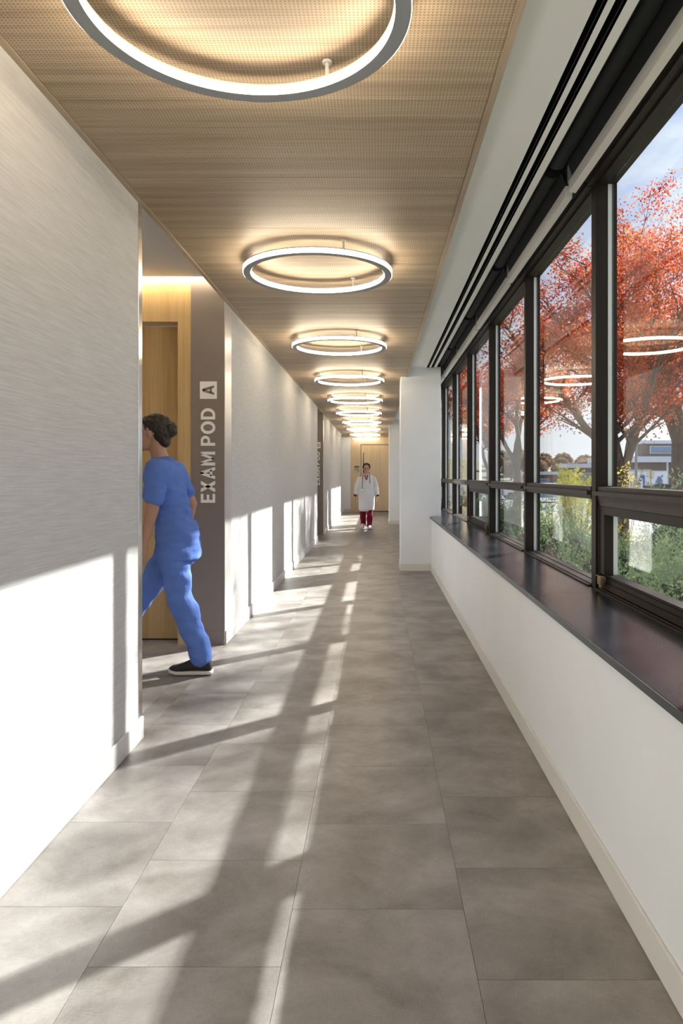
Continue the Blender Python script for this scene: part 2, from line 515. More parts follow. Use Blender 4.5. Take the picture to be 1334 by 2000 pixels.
# plaster strip next to the windows, with the slots left open
cg = MB().box(XCE - 0.03, 0.702, YB, C1 + 0.0, ZG, ZG + 0.02).build('ceiling', 'gypsum')
tag(cg, 'white plaster ceiling strip between wood panels and windows', 'ceiling', None, 'structure')
box('edge_fascia', 'gypsum', (XCE - 0.03, XCE - 0.012, YB, YE, ZC + 0.05, ZG), cg)
box('plaster_strip', 'gypsum', (0.738, 0.762, YB, C1 - 0.02, ZG, ZG + 0.02), cg)
box('plaster_strip', 'gypsum', (0.800, 0.838, YB, C1 - 0.02, ZG, ZG + 0.02), cg)
box('plaster_strip', 'gypsum', (XCE - 0.03, 0.838, C1, YE, ZG, ZG + 0.02), cg)
df = thing('linear_diffuser', 'pair of long black linear air slots in the white ceiling strip', 'air diffuser', (0.75, 2, ZG), None)
for (a, b_) in ((0.702, 0.738), (0.762, 0.800)):
    s = MB()
    s.box(a - 0.004, a, YB, C1 - 0.02, ZG + 0.001, ZG + 0.09).box(b_, b_ + 0.004, YB, C1 - 0.02, ZG + 0.001, ZG + 0.09)
    s.box(a - 0.004, b_ + 0.004, YB, C1 - 0.02, ZG + 0.09, ZG + 0.1)
    s.box(a - 0.004, b_ + 0.004, C1 - 0.024, C1 - 0.02, ZG + 0.001, ZG + 0.09)
    sl = s.build('slot', 'black', df)
    box('vane', 'black', (b_ - 0.013, b_ - 0.009, YB, C1 - 0.03, ZG + 0.004, ZG + 0.05), sl)
# shade pocket
pk = MB()
pk.box(0.838, 0.842, YB, YE, ZG + 0.0, 3.1).box(0.838, 1.06, YB, YE, 3.10, 3.118)
pk = pk.build('trim_1', 'black')
tag(pk, 'black recessed shade pocket above the windows', 'shade pocket', None, 'structure')

# ------------------------------------------------------------------ left walls
def wall_block(name, mat, dims, label, bb=None, cat='wall'):
    w = struct(name, mat, dims, label, cat)
    return w
wl1 = struct('wall_left', 'wallcover', (XL - 0.12, XL, YB, W1E - 0.055, 0.0, 3.1), 'pale textured wallcovering on the near left corridor wall', 'wall')
wl2 = struct('wall_left', 'wallcover', (XL - 0.12, XL - 0.0, S1 + 0.25, W2E, 0.0, 3.1), 'pale textured wall between the two exam pod openings', 'wall')
wl3 = struct('wall_left', 'wallcover', (XL - 0.12, XL, S2 + 0.12, W3E, 0.0, 3.1), 'pale textured far wall beyond exam pod B', 'wall')
tag(box('corner_guard', 'chrome', (XL - 0.125, XL + 0.004, W1E - 0.055, W1E, 0.112, ZC - 0.002), None, bevel=0.002),
    'polished steel corner guard on the end of the near wall', 'corner guard')
tag(box('wall_end_cladding', 'pale_metal', (XL - 0.0035, XL + 0.002, S1, S1 + 0.25, 0.10, ZC - 0.002), None),
    'pale satin end panel beside the exam pod A sign', 'wall panel', None, 'structure')
tag(box('wall_core', 'white', (XL - 0.12, XL - 0.004, S1 + 0.12, S1 + 0.25, 0.0, 3.1), None), 'plain wall core behind the pale end panel at exam pod A', 'wall', None, 'structure')
tag(box('wall_end_cladding', 'pale_metal', (XL - 0.0035, XL + 0.002, S2, S2 + 0.12, 0.10, ZC - 0.002), None),
    'pale satin end panel beside the exam pod B sign', 'wall panel', None, 'structure')
BB = 0.112
def baseboard(name, mat, dims, label):
    b = struct(name, mat, dims, label, 'baseboard', bevel=0.003)
    return b
baseboard('baseboard_left', 'base', (XL, XL + 0.012, YB, W1E + 0.002, 0.0005, BB), 'pale grey baseboard along the near left wall')
baseboard('baseboard_left', 'base', (XL, XL + 0.012, S1 + 0.012, W2E, 0.0005, BB), 'pale grey baseboard along the wall between the exam pods')
baseboard('baseboard_left', 'base', (XL, XL + 0.012, S2 + 0.012, W3E, 0.0005, BB), 'pale grey baseboard along the far left wall')

# alcove shells
def alcove(n, y0, y1, who):
    t = thing('wall_alcove', 'side walls and ceiling of the alcove leading to ' + who, 'alcove', (XL, y0, 0), None, 'structure')
    box('near_wall', 'white', (XA, XL - 0.12, y0 - 0.24, y0 - 0.12, 0, 3.1), t)
    box('side_wall', 'white', (XA - 0.12, XA, y0 - 0.24, y1 + 0.3, 0, 3.1), t)
    return t
al1 = alcove(1, W1E, S1, 'exam pod A')
box('alcove_ceiling', 'grey_paint', (XA, XL, W1E - 0.12, S1 - 0.07, ZA, ZA + 0.03), al1)
box('slot_cover', 'white', (XA, XL, S1 - 0.07, S1 + 0.02, ZA + 0.09, ZA + 0.11), al1)
al2 = alcove(2, W2E, S2, 'exam pod B')
box('alcove_ceiling', 'grey_paint', (XA, XL, W2E - 0.12, S2, ZC + 0.02, ZC + 0.05), al2)
al3 = alcove(3, W3E, YE, 'the side passage at the far door')
box('alcove_ceiling', 'grey_paint', (XA, XL, W3E - 0.12, YE, ZC + 0.005, ZC + 0.03), al3)
led = thing('led_cove_strip', 'warm glowing light strip in the ceiling slot above the wooden door', 'light strip', (-2.2, S1 - 0.03, ZA + 0.06))
box('diffuser', 'led', (XA + 0.05, XL - 0.005, S1 - 0.062, S1 - 0.012, ZA + 0.045, ZA + 0.055), led)
box('channel', 'alu', (XA + 0.05, XL - 0.005, S1 - 0.066, S1 - 0.008, ZA + 0.056, ZA + 0.075), led)

# ------------------------------------------------------------------ lettering
def letter_polys(ch):
    """strokes of a bold grotesque letter in a box of height 1; returns (width, list of polygons)"""
    s = 0.205
    def rect(x0, y0, x1, y1): return [(x0, y0), (x1, y0), (x1, y1), (x0, y1)]
    def arc(cx, cy, rx, ry, a0, a1, t, n=10, ty=None):
        ty = ty or t
        out = []
        for i in range(n):
            b0 = math.radians(a0 + (a1 - a0) * i / n); b1 = math.radians(a0 + (a1 - a0) * (i + 1) / n)
            out.append([(cx + (rx - t) * math.cos(b0), cy + (ry - ty) * math.sin(b0)), (cx + rx * math.cos(b0), cy + ry * math.sin(b0)),
                        (cx + rx * math.cos(b1), cy + ry * math.sin(b1)), (cx + (rx - t) * math.cos(b1), cy + (ry - ty) * math.sin(b1))])
        return out
    if ch == 'E':
        return 0.62, [rect(0, 0, s, 1), rect(s, 0, 0.62, 0.18), rect(s, 0.41, 0.57, 0.58), rect(s, 0.82, 0.62, 1)]
    if ch == 'X':
        return 0.80, [[(0, 0), (0.25, 0), (0.80, 1), (0.55, 1)], [(0.55, 0), (0.80, 0), (0.25, 1), (0, 1)]]
    if ch == 'A':
        return 0.84, [[(0, 0), (0.215, 0), (0.515, 1), (0.30, 1)], [(0.625, 0), (0.84, 0), (0.54, 1), (0.325, 1)], rect(0.2, 0.20, 0.64, 0.365)]
    if ch == 'M':
        return 0.96, [rect(0, 0, s, 1), rect(0.96 - s, 0, 0.96, 1), [(0.10, 1), (0.40, 0.12), (0.56, 0.12), (0.26, 1)], [(0.70, 1), (0.40, 0.12), (0.56, 0.12), (0.86, 1)]]
    if ch == 'P':
        return 0.70, [rect(0, 0, s, 1), rect(s, 0.83, 0.38, 1), rect(s, 0.36, 0.38, 0.53)] + arc(0.38, 0.68, 0.32, 0.32, -90, 90, s, ty=0.17)
    if ch == 'O':
        return 0.90, arc(0.45, 0.5, 0.45, 0.515, 0, 360, s + 0.01, 24, ty=0.185)
    if ch == 'D':
        return 0.79, [rect(0, 0, s, 1), rect(s, 0.825, 0.32, 1), rect(s, 0, 0.32, 0.175)] + arc(0.32, 0.5, 0.47, 0.5, -90, 90, s + 0.01, 14, ty=0.175)
    if ch == 'B':
        return 0.74, [rect(0, 0, s, 1), rect(s, 0.84, 0.42, 1), rect(s, 0.43, 0.44, 0.58), rect(s, 0, 0.44, 0.16)] + arc(0.42, 0.72, 0.27, 0.28, -90, 90, s, ty=0.155) + arc(0.44, 0.29, 0.30, 0.29, -90, 90, s, ty=0.16)
    return 0.30, []

def sign(y, which):
    t = thing('wall_sign', 'vertical EXAM POD %s lettering on the taupe wall end' % which, 'sign', (-1.34, y, 1.13))
    hgt = 0.114; xb = -1.286          # baseline (letters read upwards)
    z = 1.130
    fn = lambda u, w, d: (xb - w * hgt, d, z + u * hgt)
    for ch in 'EXAM POD':
        w, polys = letter_polys(ch)
        if polys:
            mb = MB()
            for p in polys: mb.prism(p, fn, y - 0.002, y + 0.004)
            mb.build('letter', 'letter', t)
        z += (w + (0.115 if ch != ' ' else 0.0)) * hgt
    bx = MB().box(-1.407, -1.272, y - 0.002, y + 0.004, 1.957, 2.095).build('letter_box', 'letter', t)
    w, polys = letter_polys(which)
    h2 = 0.092
    fn2 = lambda u, v, d: (-1.2935 - v * h2, d, 2.026 - w * h2 / 2 + u * h2)
    mb = MB()
    for p in polys: mb.prism(p, fn2, y - 0.004, y - 0.001)
    mb.build('letter', 'taupe', bx)

# sign wall A and wood door wall
tag(box('wall_sign_end', 'taupe', (-1.478, XL - 0.004, S1, S1 + 0.12, 0.108, 3.0), None), 'taupe wall end carrying the exam pod A lettering', 'wall', None, 'structure')
baseboard('baseboard_left', 'taupe', (-1.478, XL, S1 - 0.008, S1 + 0.012, 0.0005, 0.108), 'taupe baseboard under the exam pod A sign')
sign(S1, 'A')
DX = -1.584
dw = thing('wall_oak', 'honey oak panelled wall around the recessed exam pod A door', 'wall', (-2.3, S1 + 0.02, 0), None, 'structure')
box('oak_panel', 'oak', (DX, -1.48, S1 + 0.004, S1 + 0.22, 0.0, 2.99), dw)
box('oak_panel', 'oak', (XA, DX, S1 + 0.004, S1 + 0.22, 2.572, 2.99), dw)
box('oak_panel', 'oak', (XA, -2.62, S1 + 0.004, S1 + 0.22, 0.0, 2.572), dw)
door1 = thing('door_1', 'honey oak door recessed in the alcove behind the person in blue', 'door', (-2.1, S1 + 0.2, 0), None, 'structure')
box('door_leaf', 'oak_door', (-2.615, DX - 0.006, S1 + 0.165, S1 + 0.21, 0.012, 2.565), door1, bevel=0.002)
box('gap_shade_strip', 'black', (-2.615, DX - 0.006, S1 + 0.17, S1 + 0.21, 0.0005, 0.012), door1)  # black strip painting in the shade of the gap under the leaf
hd = MB().tube([(-2.53, S1 + 0.12, 1.0), (-2.53, S1 + 0.12, 1.0), (-2.40, S1 + 0.12, 1.0)], 0.01, 10).tube([(-2.53, S1 + 0.165, 1.0), (-2.53, S1 + 0.12, 1.0)], 0.01, 10)
hd.build('door_handle', 'chrome', door1, smooth=True)

# sign wall B
tag(box('wall_sign_end', 'taupe', (-1.478, XL - 0.004, S2, S2 + 0.12, 0.108, 3.0), None), 'taupe wall end carrying the exam pod B lettering', 'wall', None, 'structure')
baseboard('baseboard_left', 'taupe', (-1.478, XL, S2 - 0.008, S2 + 0.012, 0.0005, 0.108), 'taupe baseboard under the exam pod B sign')
sign(S2, 'B')
tag(box('wall_oak', 'oak', (XA, -1.478, S2 + 0.004, S2 + 0.12, 0, 2.75), None), 'oak wall inside the exam pod B alcove', 'wall', None, 'structure')

# ------------------------------------------------------------------ end wall
struct('wall_end', 'white', (XA, -0.966, YE, YE + 0.15, 0.0, 3.1), 'pale plain wall left of the far wooden door', 'wall')
baseboard('baseboard_end', 'base', (XL, -0.966, YE - 0.012, YE, 0.0005, BB), 'baseboard under the pale wall beside the far door')
ew = thing('wall_end', 'pale maple panelled wall closing the far end of the corridor', 'wall', (0, YE, 0), None, 'structure')
box('maple_panel', 'oak_pale', (-0.966, -0.594, YE, YE + 0.15, 0.0, 2.74), ew)
box('maple_panel', 'oak_pale', (-0.594, 0.62, YE, YE + 0.15, 2.48, 2.74), ew)
box('maple_panel', 'oak_pale', (0.62, 1.1, YE, YE + 0.15, 0.0, 2.74), ew)
door2 = thing('door_2', 'pale maple door at the far end behind the person in white', 'door', (0, YE + 0.02, 0), None, 'structure')
box('door_leaf', 'oak_pale', (-0.575, 0.605, YE + 0.02, YE + 0.06, 0.02, 2.458), door2, bevel=0.002)
box('door_reveal', 'black', (-0.594, 0.62, YE + 0.06, YE + 0.07, 0.0, 2.48), door2)
box('kick_strip', 'black', (-0.588, 0.614, YE + 0.008, YE + 0.015, 0.001, 0.035), door2)
box('vision_slot', 'dark_glass', (-0.507, -0.468, YE + 0.006, YE + 0.016, 1.05, 2.186), door2)
pl = thing('room_sign', 'small grey room sign plate beside the far door', 'sign', (-0.733, YE, 1.46))
box('plate', 'plate', (-0.825, -0.641, YE - 0.008, YE, 1.46, 1.63), pl)
box('header_band', 'plate_dark', (-0.825, -0.641, YE - 0.01, YE, 1.635, 1.685), pl)
box('insert_card', 'letter', (-0.805, -0.74, YE - 0.011, YE - 0.008, 1.485, 1.51), pl)

struct('wall_back', 'white', (XA, 1.25, YB - 0.12, YB, 0, 3.1), 'plain wall at the back of the corridor', 'wall')

# ------------------------------------------------------------------ right side
struct('wall_right', 'white', (XR, 1.25, YB, YE, 0.0, 0.739), 'low white wall under the windows', 'wall')
baseboard('baseboard_right', 'base_white', (XR - 0.011, XR, YB, C1, 0.0005, 0.10), 'cream baseboard along the low window wall')
struct('wall_head', 'white', (1.062, 1.25, YB, YE, 2.90, 3.12), 'wall strip over the window heads', 'wall')
struct('wall_end_outer', 'white', (1.1, 1.25, YE - 0.0, YE + 0.3, 0.0, 3.1), 'outer corner of the building past the far door', 'wall')
for i, c in enumerate((C1, C2)):
    t = thing('column', ['white square column standing in front of the windows', 'second white column farther down the corridor'][i], 'column', (0.62, c + CT / 2, 0), None, 'structure')
    box('shaft', 'white', (0.339, 0.902, c, c + CT, 0.001, ZC if False else 2.742), t, bevel=0.004)
    box('capital', 'white', (XCE + 0.002, 0.902, c, c + CT, 2.742, ZG + 0.01), t)
    bs = MB().box(0.331, XR - 0.014 if i == 0 else XR - 0.001, c - 0.010, c, 0.001, 0.10)
    bs.box(0.331, 0.339, c, c + CT, 0.001, 0.10)
    bs.build('column_base', 'base_white', t)

sill = thing('windowsill', 'long polished black stone windowsill on the low white wall', 'windowsill', (0.94, 3, 0.739), None, 'structure')
joints = [YB, -1.2, 1.12, 3.50, 7.66, C1 - 0.002]
for a, b_ in zip(joints[:-1], joints[1:]):
    s = box('sill_slab', 'sill', (0.752, 1.122, a + 0.0015, b_ - 0.0015, 0.741, 0.767), sill, bevel=0.0015)
    box('sill_edge', 'sill_edge', (0.7495, 0.752, a + 0.0015, b_ - 0.0015, 0.7395, 0.766), s)
box('sill_slab', 'sill', (0.905, 1.122, C1 + 0.0, C1 + CT, 0.741, 0.767), sill)
box('sill_slab', 'sill', (0.752, 1.122, C1 + CT, C2, 0.741, 0.767), sill)
box('sill_slab', 'sill', (0.752, 1.122, C2 + CT, YE, 0.741, 0.767), sill)

# windows: bay j lies between mullion j-1 and mullion j
XF, XG0, XG1, XO = 1.128, 1.178, 1.200, 1.225
MW = 0.055                     # half mullion width
ZB, ZT0, ZT1, ZH = 0.785, 1.215, 1.295, 2.835
def window(j, n):
    ym0, ym1 = MY0 + MSP * (j - 2), MY0 + MSP * (j - 1)
    operable = (j % 3 == 1)
    seen = {1: 'nearest', 2: 'second', 3: 'third', 4: 'fourth', 5: 'fifth', 6: 'sixth'}
    if j in seen:
        lab = '%s dark framed window bay in view, %s' % (seen[j], 'with an opening lower sash' if operable else 'with a fixed lower pane')
    else:
        lab = 'dark framed window bay %s' % ('behind the first column, %s from it' % ORD[j - 7] if j > 6 else 'beside the camera, %s back' % ORD[-j])
    t = thing('window_%d' % n, lab, 'window', (XF, (ym0 + ym1) / 2, 0.767), None, 'structure')
    y0, y1 = ym0 + MW, ym1 - MW
    mb = MB().box(XF, XG0, ym1 - MW, ym1 + MW, 0.767, 2.9).box(XG1, XO, ym1 - MW, ym1 + MW, 0.74, 2.9)
    mb.box(XG0, XG1, ym1 - 0.03, ym1 + 0.03, 0.767, 2.9)
    mb.box(XF - 0.012, XF, ym1 - MW, ym1 - MW + 0.05, 0.767, 2.9)
    mb.build('mullion', 'frame', t)
    box('gasket', 'gasket', (XG0 + 0.001, XG1 - 0.001, y1 - 0.0, y1 + 0.02, ZT1, ZH), t)
    hd = MB().box(1.045, 1.128, y0 - 0.05, y1 + 0.05, 2.862, 2.9).box(XF, XG0, y0, y1, ZH, 2.9).box(XG0, XO, y0, y1, ZH + 0.004, 2.9).box(1.085, XF, y0 - 0.05, y1 + 0.05, 2.846, 2.862)
    hd.build('head_frame', 'frame', t)
    tr = MB().box(XF - 0.004, XG1, y0, y1, ZT0 + 0.01, ZT1 - 0.004).box(XG1, XO, y0, y1, ZT0 + 0.01, ZT1 - 0.01)
    tr.box(XF - 0.026, XF - 0.004, y0 - 0.005, y1 + 0.02, 1.247, 1.268)
    tr.build('transom', 'frame_rail', t)
    bt = MB().box(XF, XG0, y0, y1, 0.768, ZB - 0.004).box(XG0, XO, y0, y1, 0.74, ZB).box(XF - 0.018, XF, y0, y1, 0.768, 0.776)
    bt.build('bottom_frame', 'frame_rail', t)
    box('upper_pane', 'glass', (1.187, 1.193, y0 + 0.001, y1 - 0.001, ZT1 - 0.002, ZH + 0.003), t)
    if not operable:
        box('lower_pane', 'glass', (1.187, 1.193, y0 + 0.001, y1 - 0.001, ZB - 0.003, ZT0 + 0.008), t)
        box('gasket', 'gasket', (XG0 + 0.001, XG1 - 0.001, y1, y1 + 0.02, ZB, ZT0), t)
    else:
        sf = 0.062
        zb, zt = 0.853, 1.153
        sh = MB()
        a0, a1 = y0 + 0.02, y1 - 0.02
        sh.box(XF + 0.004, XG1, a0, a1, ZB, zb - 0.012).box(XF + 0.012, XG1, a0, a1, zb - 0.012, zb)
        sh.box(XF - 0.004, XF + 0.004, a0, a1, ZB + 0.004, ZB + 0.034)
        sh.box(XF + 0.004, XG1, a0, a1, zt, ZT0 - 0.022)
        sh.box(XF + 0.004, XG1, a0, a0 + sf, zb, zt).box(XF + 0.004, XG1, a1 - sf, a1, zb, zt)
        so = sh.build('sash', 'frame', t)
        fr = MB().box(XF, XG1, y0, y0 + 0.018, ZB - 0.004, ZT0).box(XF, XG1, y1 - 0.018, y1, ZB - 0.004, ZT0).box(XF, XG1, y0, y1, ZT0 - 0.02, ZT0 + 0.01)
        fr.build('sash_surround', 'frame_rail', t)
        box('sash_pane', 'glass', (1.187, 1.193, a0 + sf - 0.002, a1 - sf + 0.002, zb - 0.002, zt + 0.002), so)
        box('sash_gasket', 'gasket', (XG0 + 0.0, XG1 - 0.001, a1 - sf - 0.004, a1 - sf, zb, zt), so)
        for yy in (a1 - 0.10, a0 + 0.02):
            lt = MB().box(XF - 0.016, XF + 0.004, yy, yy + 0.085, zb - 0.052, zb - 0.012).box(XF - 0.03, XF - 0.016, yy - 0.012, yy + 0.012, zb - 0.058, zb + 0.0)
            lt.box(XF - 0.018, XF + 0.002, yy + 0.0, yy + 0.1, zb - 0.012, zb - 0.006)
            lt.build('latch', 'brass', so, bevel=0.002)
    return t
n = 0
for j in range(-2, 15):
    n += 1
    window(j, n)
# one more mullion at the near end
tag(box('trim_2', 'frame', (XF, XO, YB, MY0 + MSP * -4 + MW, 0.767, 2.9)), 'dark frame end panel behind the camera', 'window trim', None, 'structure')
tag(box('trim_3', 'frame', (XF, XO, MY0 + MSP * 13 + MW, YE + 0.1, 0.767, 2.9)), 'dark frame end panel by the far door', 'window trim', None, 'structure')

# roller shades, one over each bay
for q, j in enumerate(range(-2, 15)):
    ym0, ym1 = MY0 + MSP * (j - 2) + 0.02, MY0 + MSP * (j - 1) - 0.02
    seen = {1: 'nearest', 2: 'second', 3: 'third', 4: 'fourth', 5: 'fifth', 6: 'sixth'}
    lab = ('%s rolled-up charcoal shade in view with pale hem bar' % seen[j]) if j in seen else ('rolled-up charcoal shade %s' % (('%s past the first column' % ORD[j - 7]) if j > 6 else ('%s behind the camera' % ORD[-j])))
    t = thing('roller_shade', lab, 'roller shade', (0.95, (ym0 + ym1) / 2, 2.8), 'rolled-up shades above the windows')
    MB().tube([(0.92, ym0 + 0.03, 2.957), (0.92, ym1 - 0.03, 2.957)], 0.05, 28).build('roller_tube', 'shade', t, smooth=False)
    fb = MB().prism([(0.968, 2.957), (0.971, 2.957), (1.004, 2.85), (1.001, 2.85)], lambda u, w, d: (u, d, w), ym0 + 0.04, ym1 - 0.04)
    fb.build('shade_fabric', 'shade', t)
    hb = MB().prism([(0.985, 2.803), (1.02, 2.797), (1.022, 2.86), (0.985, 2.86)], lambda u, w, d: (u, d, w), ym0 + 0.012, ym1 - 0.012)
    hb.build('hem_bar', 'alu', t)
    br = MB().box(0.985, 1.03, ym1 - 0.004, ym1 + 0.012, 2.86, 2.95).box(0.99, 1.025, ym1 - 0.010, ym1 + 0.012, 2.845, 2.86)
    br.build('bracket', 'ring_grey', t)

# ------------------------------------------------------------------ ring lights
RO, RI = 0.478, 0.430
ZR = 2.640
def ring_proto(name, y, label):
    t = thing(name, label, 'ring light', (-0.380, y, ZC - 0.001), 'glowing ring lights along the ceiling')
    c = (0, 0, 0)
    hz = ZR - ZC
    parts = []
    h = MB().lathe([(RI + 0.0012, hz), (RO - 0.0012, hz), (RO - 0.0012, hz + 0.003), (RI + 0.0012, hz + 0.003)], c, 128)
    parts.append(('housing', h.mesh('housing', 'ring_grey', False)))
    d = MB().lathe([(RO - 0.003, hz + 0.0032), (RO, hz + 0.0012), (RO, hz + 0.029), (RO - 0.003, hz + 0.029)], c, 128)
    parts.append(('outer_diffuser', d.mesh('outer_diffuser', 'ring_glow', True)))
    d = MB().lathe([(RI, hz + 0.0012), (RI + 0.003, hz + 0.0032), (RI + 0.003, hz + 0.029), (RI, hz + 0.029)], c, 128)
    parts.append(('inner_diffuser', d.mesh('inner_diffuser', 'ring_glow', True)))
    tp = MB().lathe([(RI - 0.001, hz + 0.029), (RO + 0.001, hz + 0.029), (RO + 0.001, hz + 0.036), (RI - 0.001, hz + 0.036)], c, 128)
    parts.append(('top_cover', tp.mesh('top_cover', 'ring_white', False)))
    for a in (-66, 62, 178):
        r = (RO + RI) / 2
        x, yy = r * math.cos(math.radians(a)), r * math.sin(math.radians(a))
        s = MB().tube([(x, yy, hz + 0.035), (x, yy, -0.008)], 0.006, 10).tube([(x, yy, -0.008), (x, yy, 0.0)], 0.016 if a != 178 else 0.032, 14)
        parts.append(('standoff', s.mesh('standoff', 'ring_white', False)))
    return t, parts
_, PARTS = None, None
for i in range(-2, 10):
    y = 1.957 + 2.598 * i
    if i >= 0:
        lab = ('nearest and largest ceiling ring light, cut by the top edge' if i == 0 else '%s glowing ceiling ring light counted from the nearest' % ORD[i])
    else:
        lab = 'ceiling ring light above the camera' if i == -1 else 'ceiling ring light far behind the camera'
    if PARTS is None:
        t, PARTS = ring_proto('ring_light', y, lab)
    else:
        t = thing('ring_light', lab, 'ring light', (-0.380, y, ZC - 0.001), 'glowing ring lights along the ceiling')
    for nm, me in PARTS:
        o = bpy.data.objects.new(nm, me); COL.objects.link(o); o.parent = t

# ------------------------------------------------------------------ outdoors
GZ = -0.70
M['bark'] = plain('maple_bark', (0.11, 0.085, 0.07), 0.9, spec=0.2, var=0.3, vscale=14, bump=0.6, bscale=40, stretch=(1, 1, 0.25))
M['maple_leaf'] = leaf_mat('maple_leaves', [(0.24, 0.020, 0.026), (0.40, 0.045, 0.034), (0.54, 0.105, 0.042), (0.62, 0.20, 0.065), (0.50, 0.23, 0.09)], 0.55)
M['yellow_leaf'] = leaf_mat('yellow_leaves', [(0.72, 0.70, 0.07), (0.88, 0.83, 0.12), (0.92, 0.88, 0.24)], 0.5)
M['gold_leaf'] = leaf_mat('gold_leaves', [(0.50, 0.34, 0.06), (0.70, 0.55, 0.12), (0.75, 0.62, 0.25)], 0.5)
M['yew_leaf'] = leaf_mat('evergreen_needles', [(0.08, 0.13, 0.075), (0.16, 0.23, 0.12), (0.27, 0.36, 0.17), (0.38, 0.45, 0.21)], 0.3)
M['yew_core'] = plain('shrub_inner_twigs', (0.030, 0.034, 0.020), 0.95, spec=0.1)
M['hill_leaf'] = leaf_mat('hill_woodland', [(0.20, 0.165, 0.14), (0.30, 0.22, 0.17), (0.42, 0.27, 0.16), (0.30, 0.27, 0.20)], 0.3)
M['asphalt'] = plain('asphalt_lot', (0.17, 0.17, 0.175), 0.9, var=0.12, vscale=1.5)
M['lawn'] = plain('autumn_lawn', (0.24, 0.22, 0.13), 0.95, var=0.35, vscale=2.0)
M['brick'] = plain('brick_wall_far', (0.19, 0.135, 0.115), 0.9, var=0.12, vscale=3)
M['fascia'] = plain('pale_metal_fascia', (0.52, 0.55, 0.60), 0.5)
M['blue_glass'] = plain('far_window_glass', (0.16, 0.24, 0.34), 0.15)
M['van_white'] = plain('vehicle_white', (0.72, 0.74, 0.78), 0.35)
M['van_blue'] = plain('vehicle_blue_graphic', (0.07, 0.12, 0.42), 0.4)
M['car_blue'] = plain('car_pale_blue', (0.36, 0.46, 0.62), 0.3)
M['tyre'] = plain('tyre_rubber', (0.02, 0.02, 0.02), 0.8)
M['dumpster'] = plain('green_dumpster', (0.07, 0.12, 0.11), 0.6)
M['sign_back'] = plain('sign_back_cream', (0.62, 0.55, 0.40), 0.5)
M['post'] = plain('galvanised_post', (0.22, 0.22, 0.21), 0.5)
M['soil'] = plain('mulch', (0.07, 0.05, 0.035), 0.95, var=0.3, vscale=9)

g = struct('ground', 'asphalt', (1.27, 220, -60, 420, GZ - 0.2, GZ), 'grey asphalt parking lot and ground outside', 'ground')
g2 = struct('ground_lawn', 'lawn', (1.27, 9.5, -12, 48, GZ, GZ + 0.02), 'autumn lawn strip along the building', 'lawn')

def leaf_cloud(P, size, aspect=0.62, up=0.25, normals=None, blade=False):
    """one diamond per leaf; P (n,3), size (n,)"""
    n = len(P)
    if normals is None:
        N = rng.normal(size=(n, 3)); N[:, 2] += up
    else:
        N = normals + rng.normal(size=(n, 3)) * 0.5
    N /= np.linalg.norm(N, axis=1, keepdims=True) + 1e-9
    R = rng.normal(size=(n, 3))
    U = np.cross(N, R); U /= np.linalg.norm(U, axis=1, keepdims=True) + 1e-9
    W = np.cross(N, U)
    s = np.asarray(size).reshape(-1, 1)
    if blade:                                   # long axis along the given direction
        A, B = N * s, U * s * aspect
    else:
        A, B = U * s, W * s * aspect
    V = np.empty((n, 4, 3))
    V[:, 0] = P - A; V[:, 1] = P + B * 1.0 + A * 0.1; V[:, 2] = P + A; V[:, 3] = P - B + A * 0.1
    return V.reshape(-1, 3)

def quads_mesh(name, V, mat):
    n = len(V) // 4
    me = bpy.data.meshes.new(name)
    me.vertices.add(4 * n); me.vertices.foreach_set('co', V.astype(np.float32).ravel())
    me.loops.add(4 * n); me.loops.foreach_set('vertex_index', np.arange(4 * n, dtype=np.int32))
    me.polygons.add(n); me.polygons.foreach_set('loop_start', np.arange(0, 4 * n, 4, dtype=np.int32))
    me.polygons.foreach_set('loop_total', np.full(n, 4, dtype=np.int32))
    me.materials.append(M[mat] if isinstance(mat, str) else mat)
    me.update(calc_edges=True)
    return me

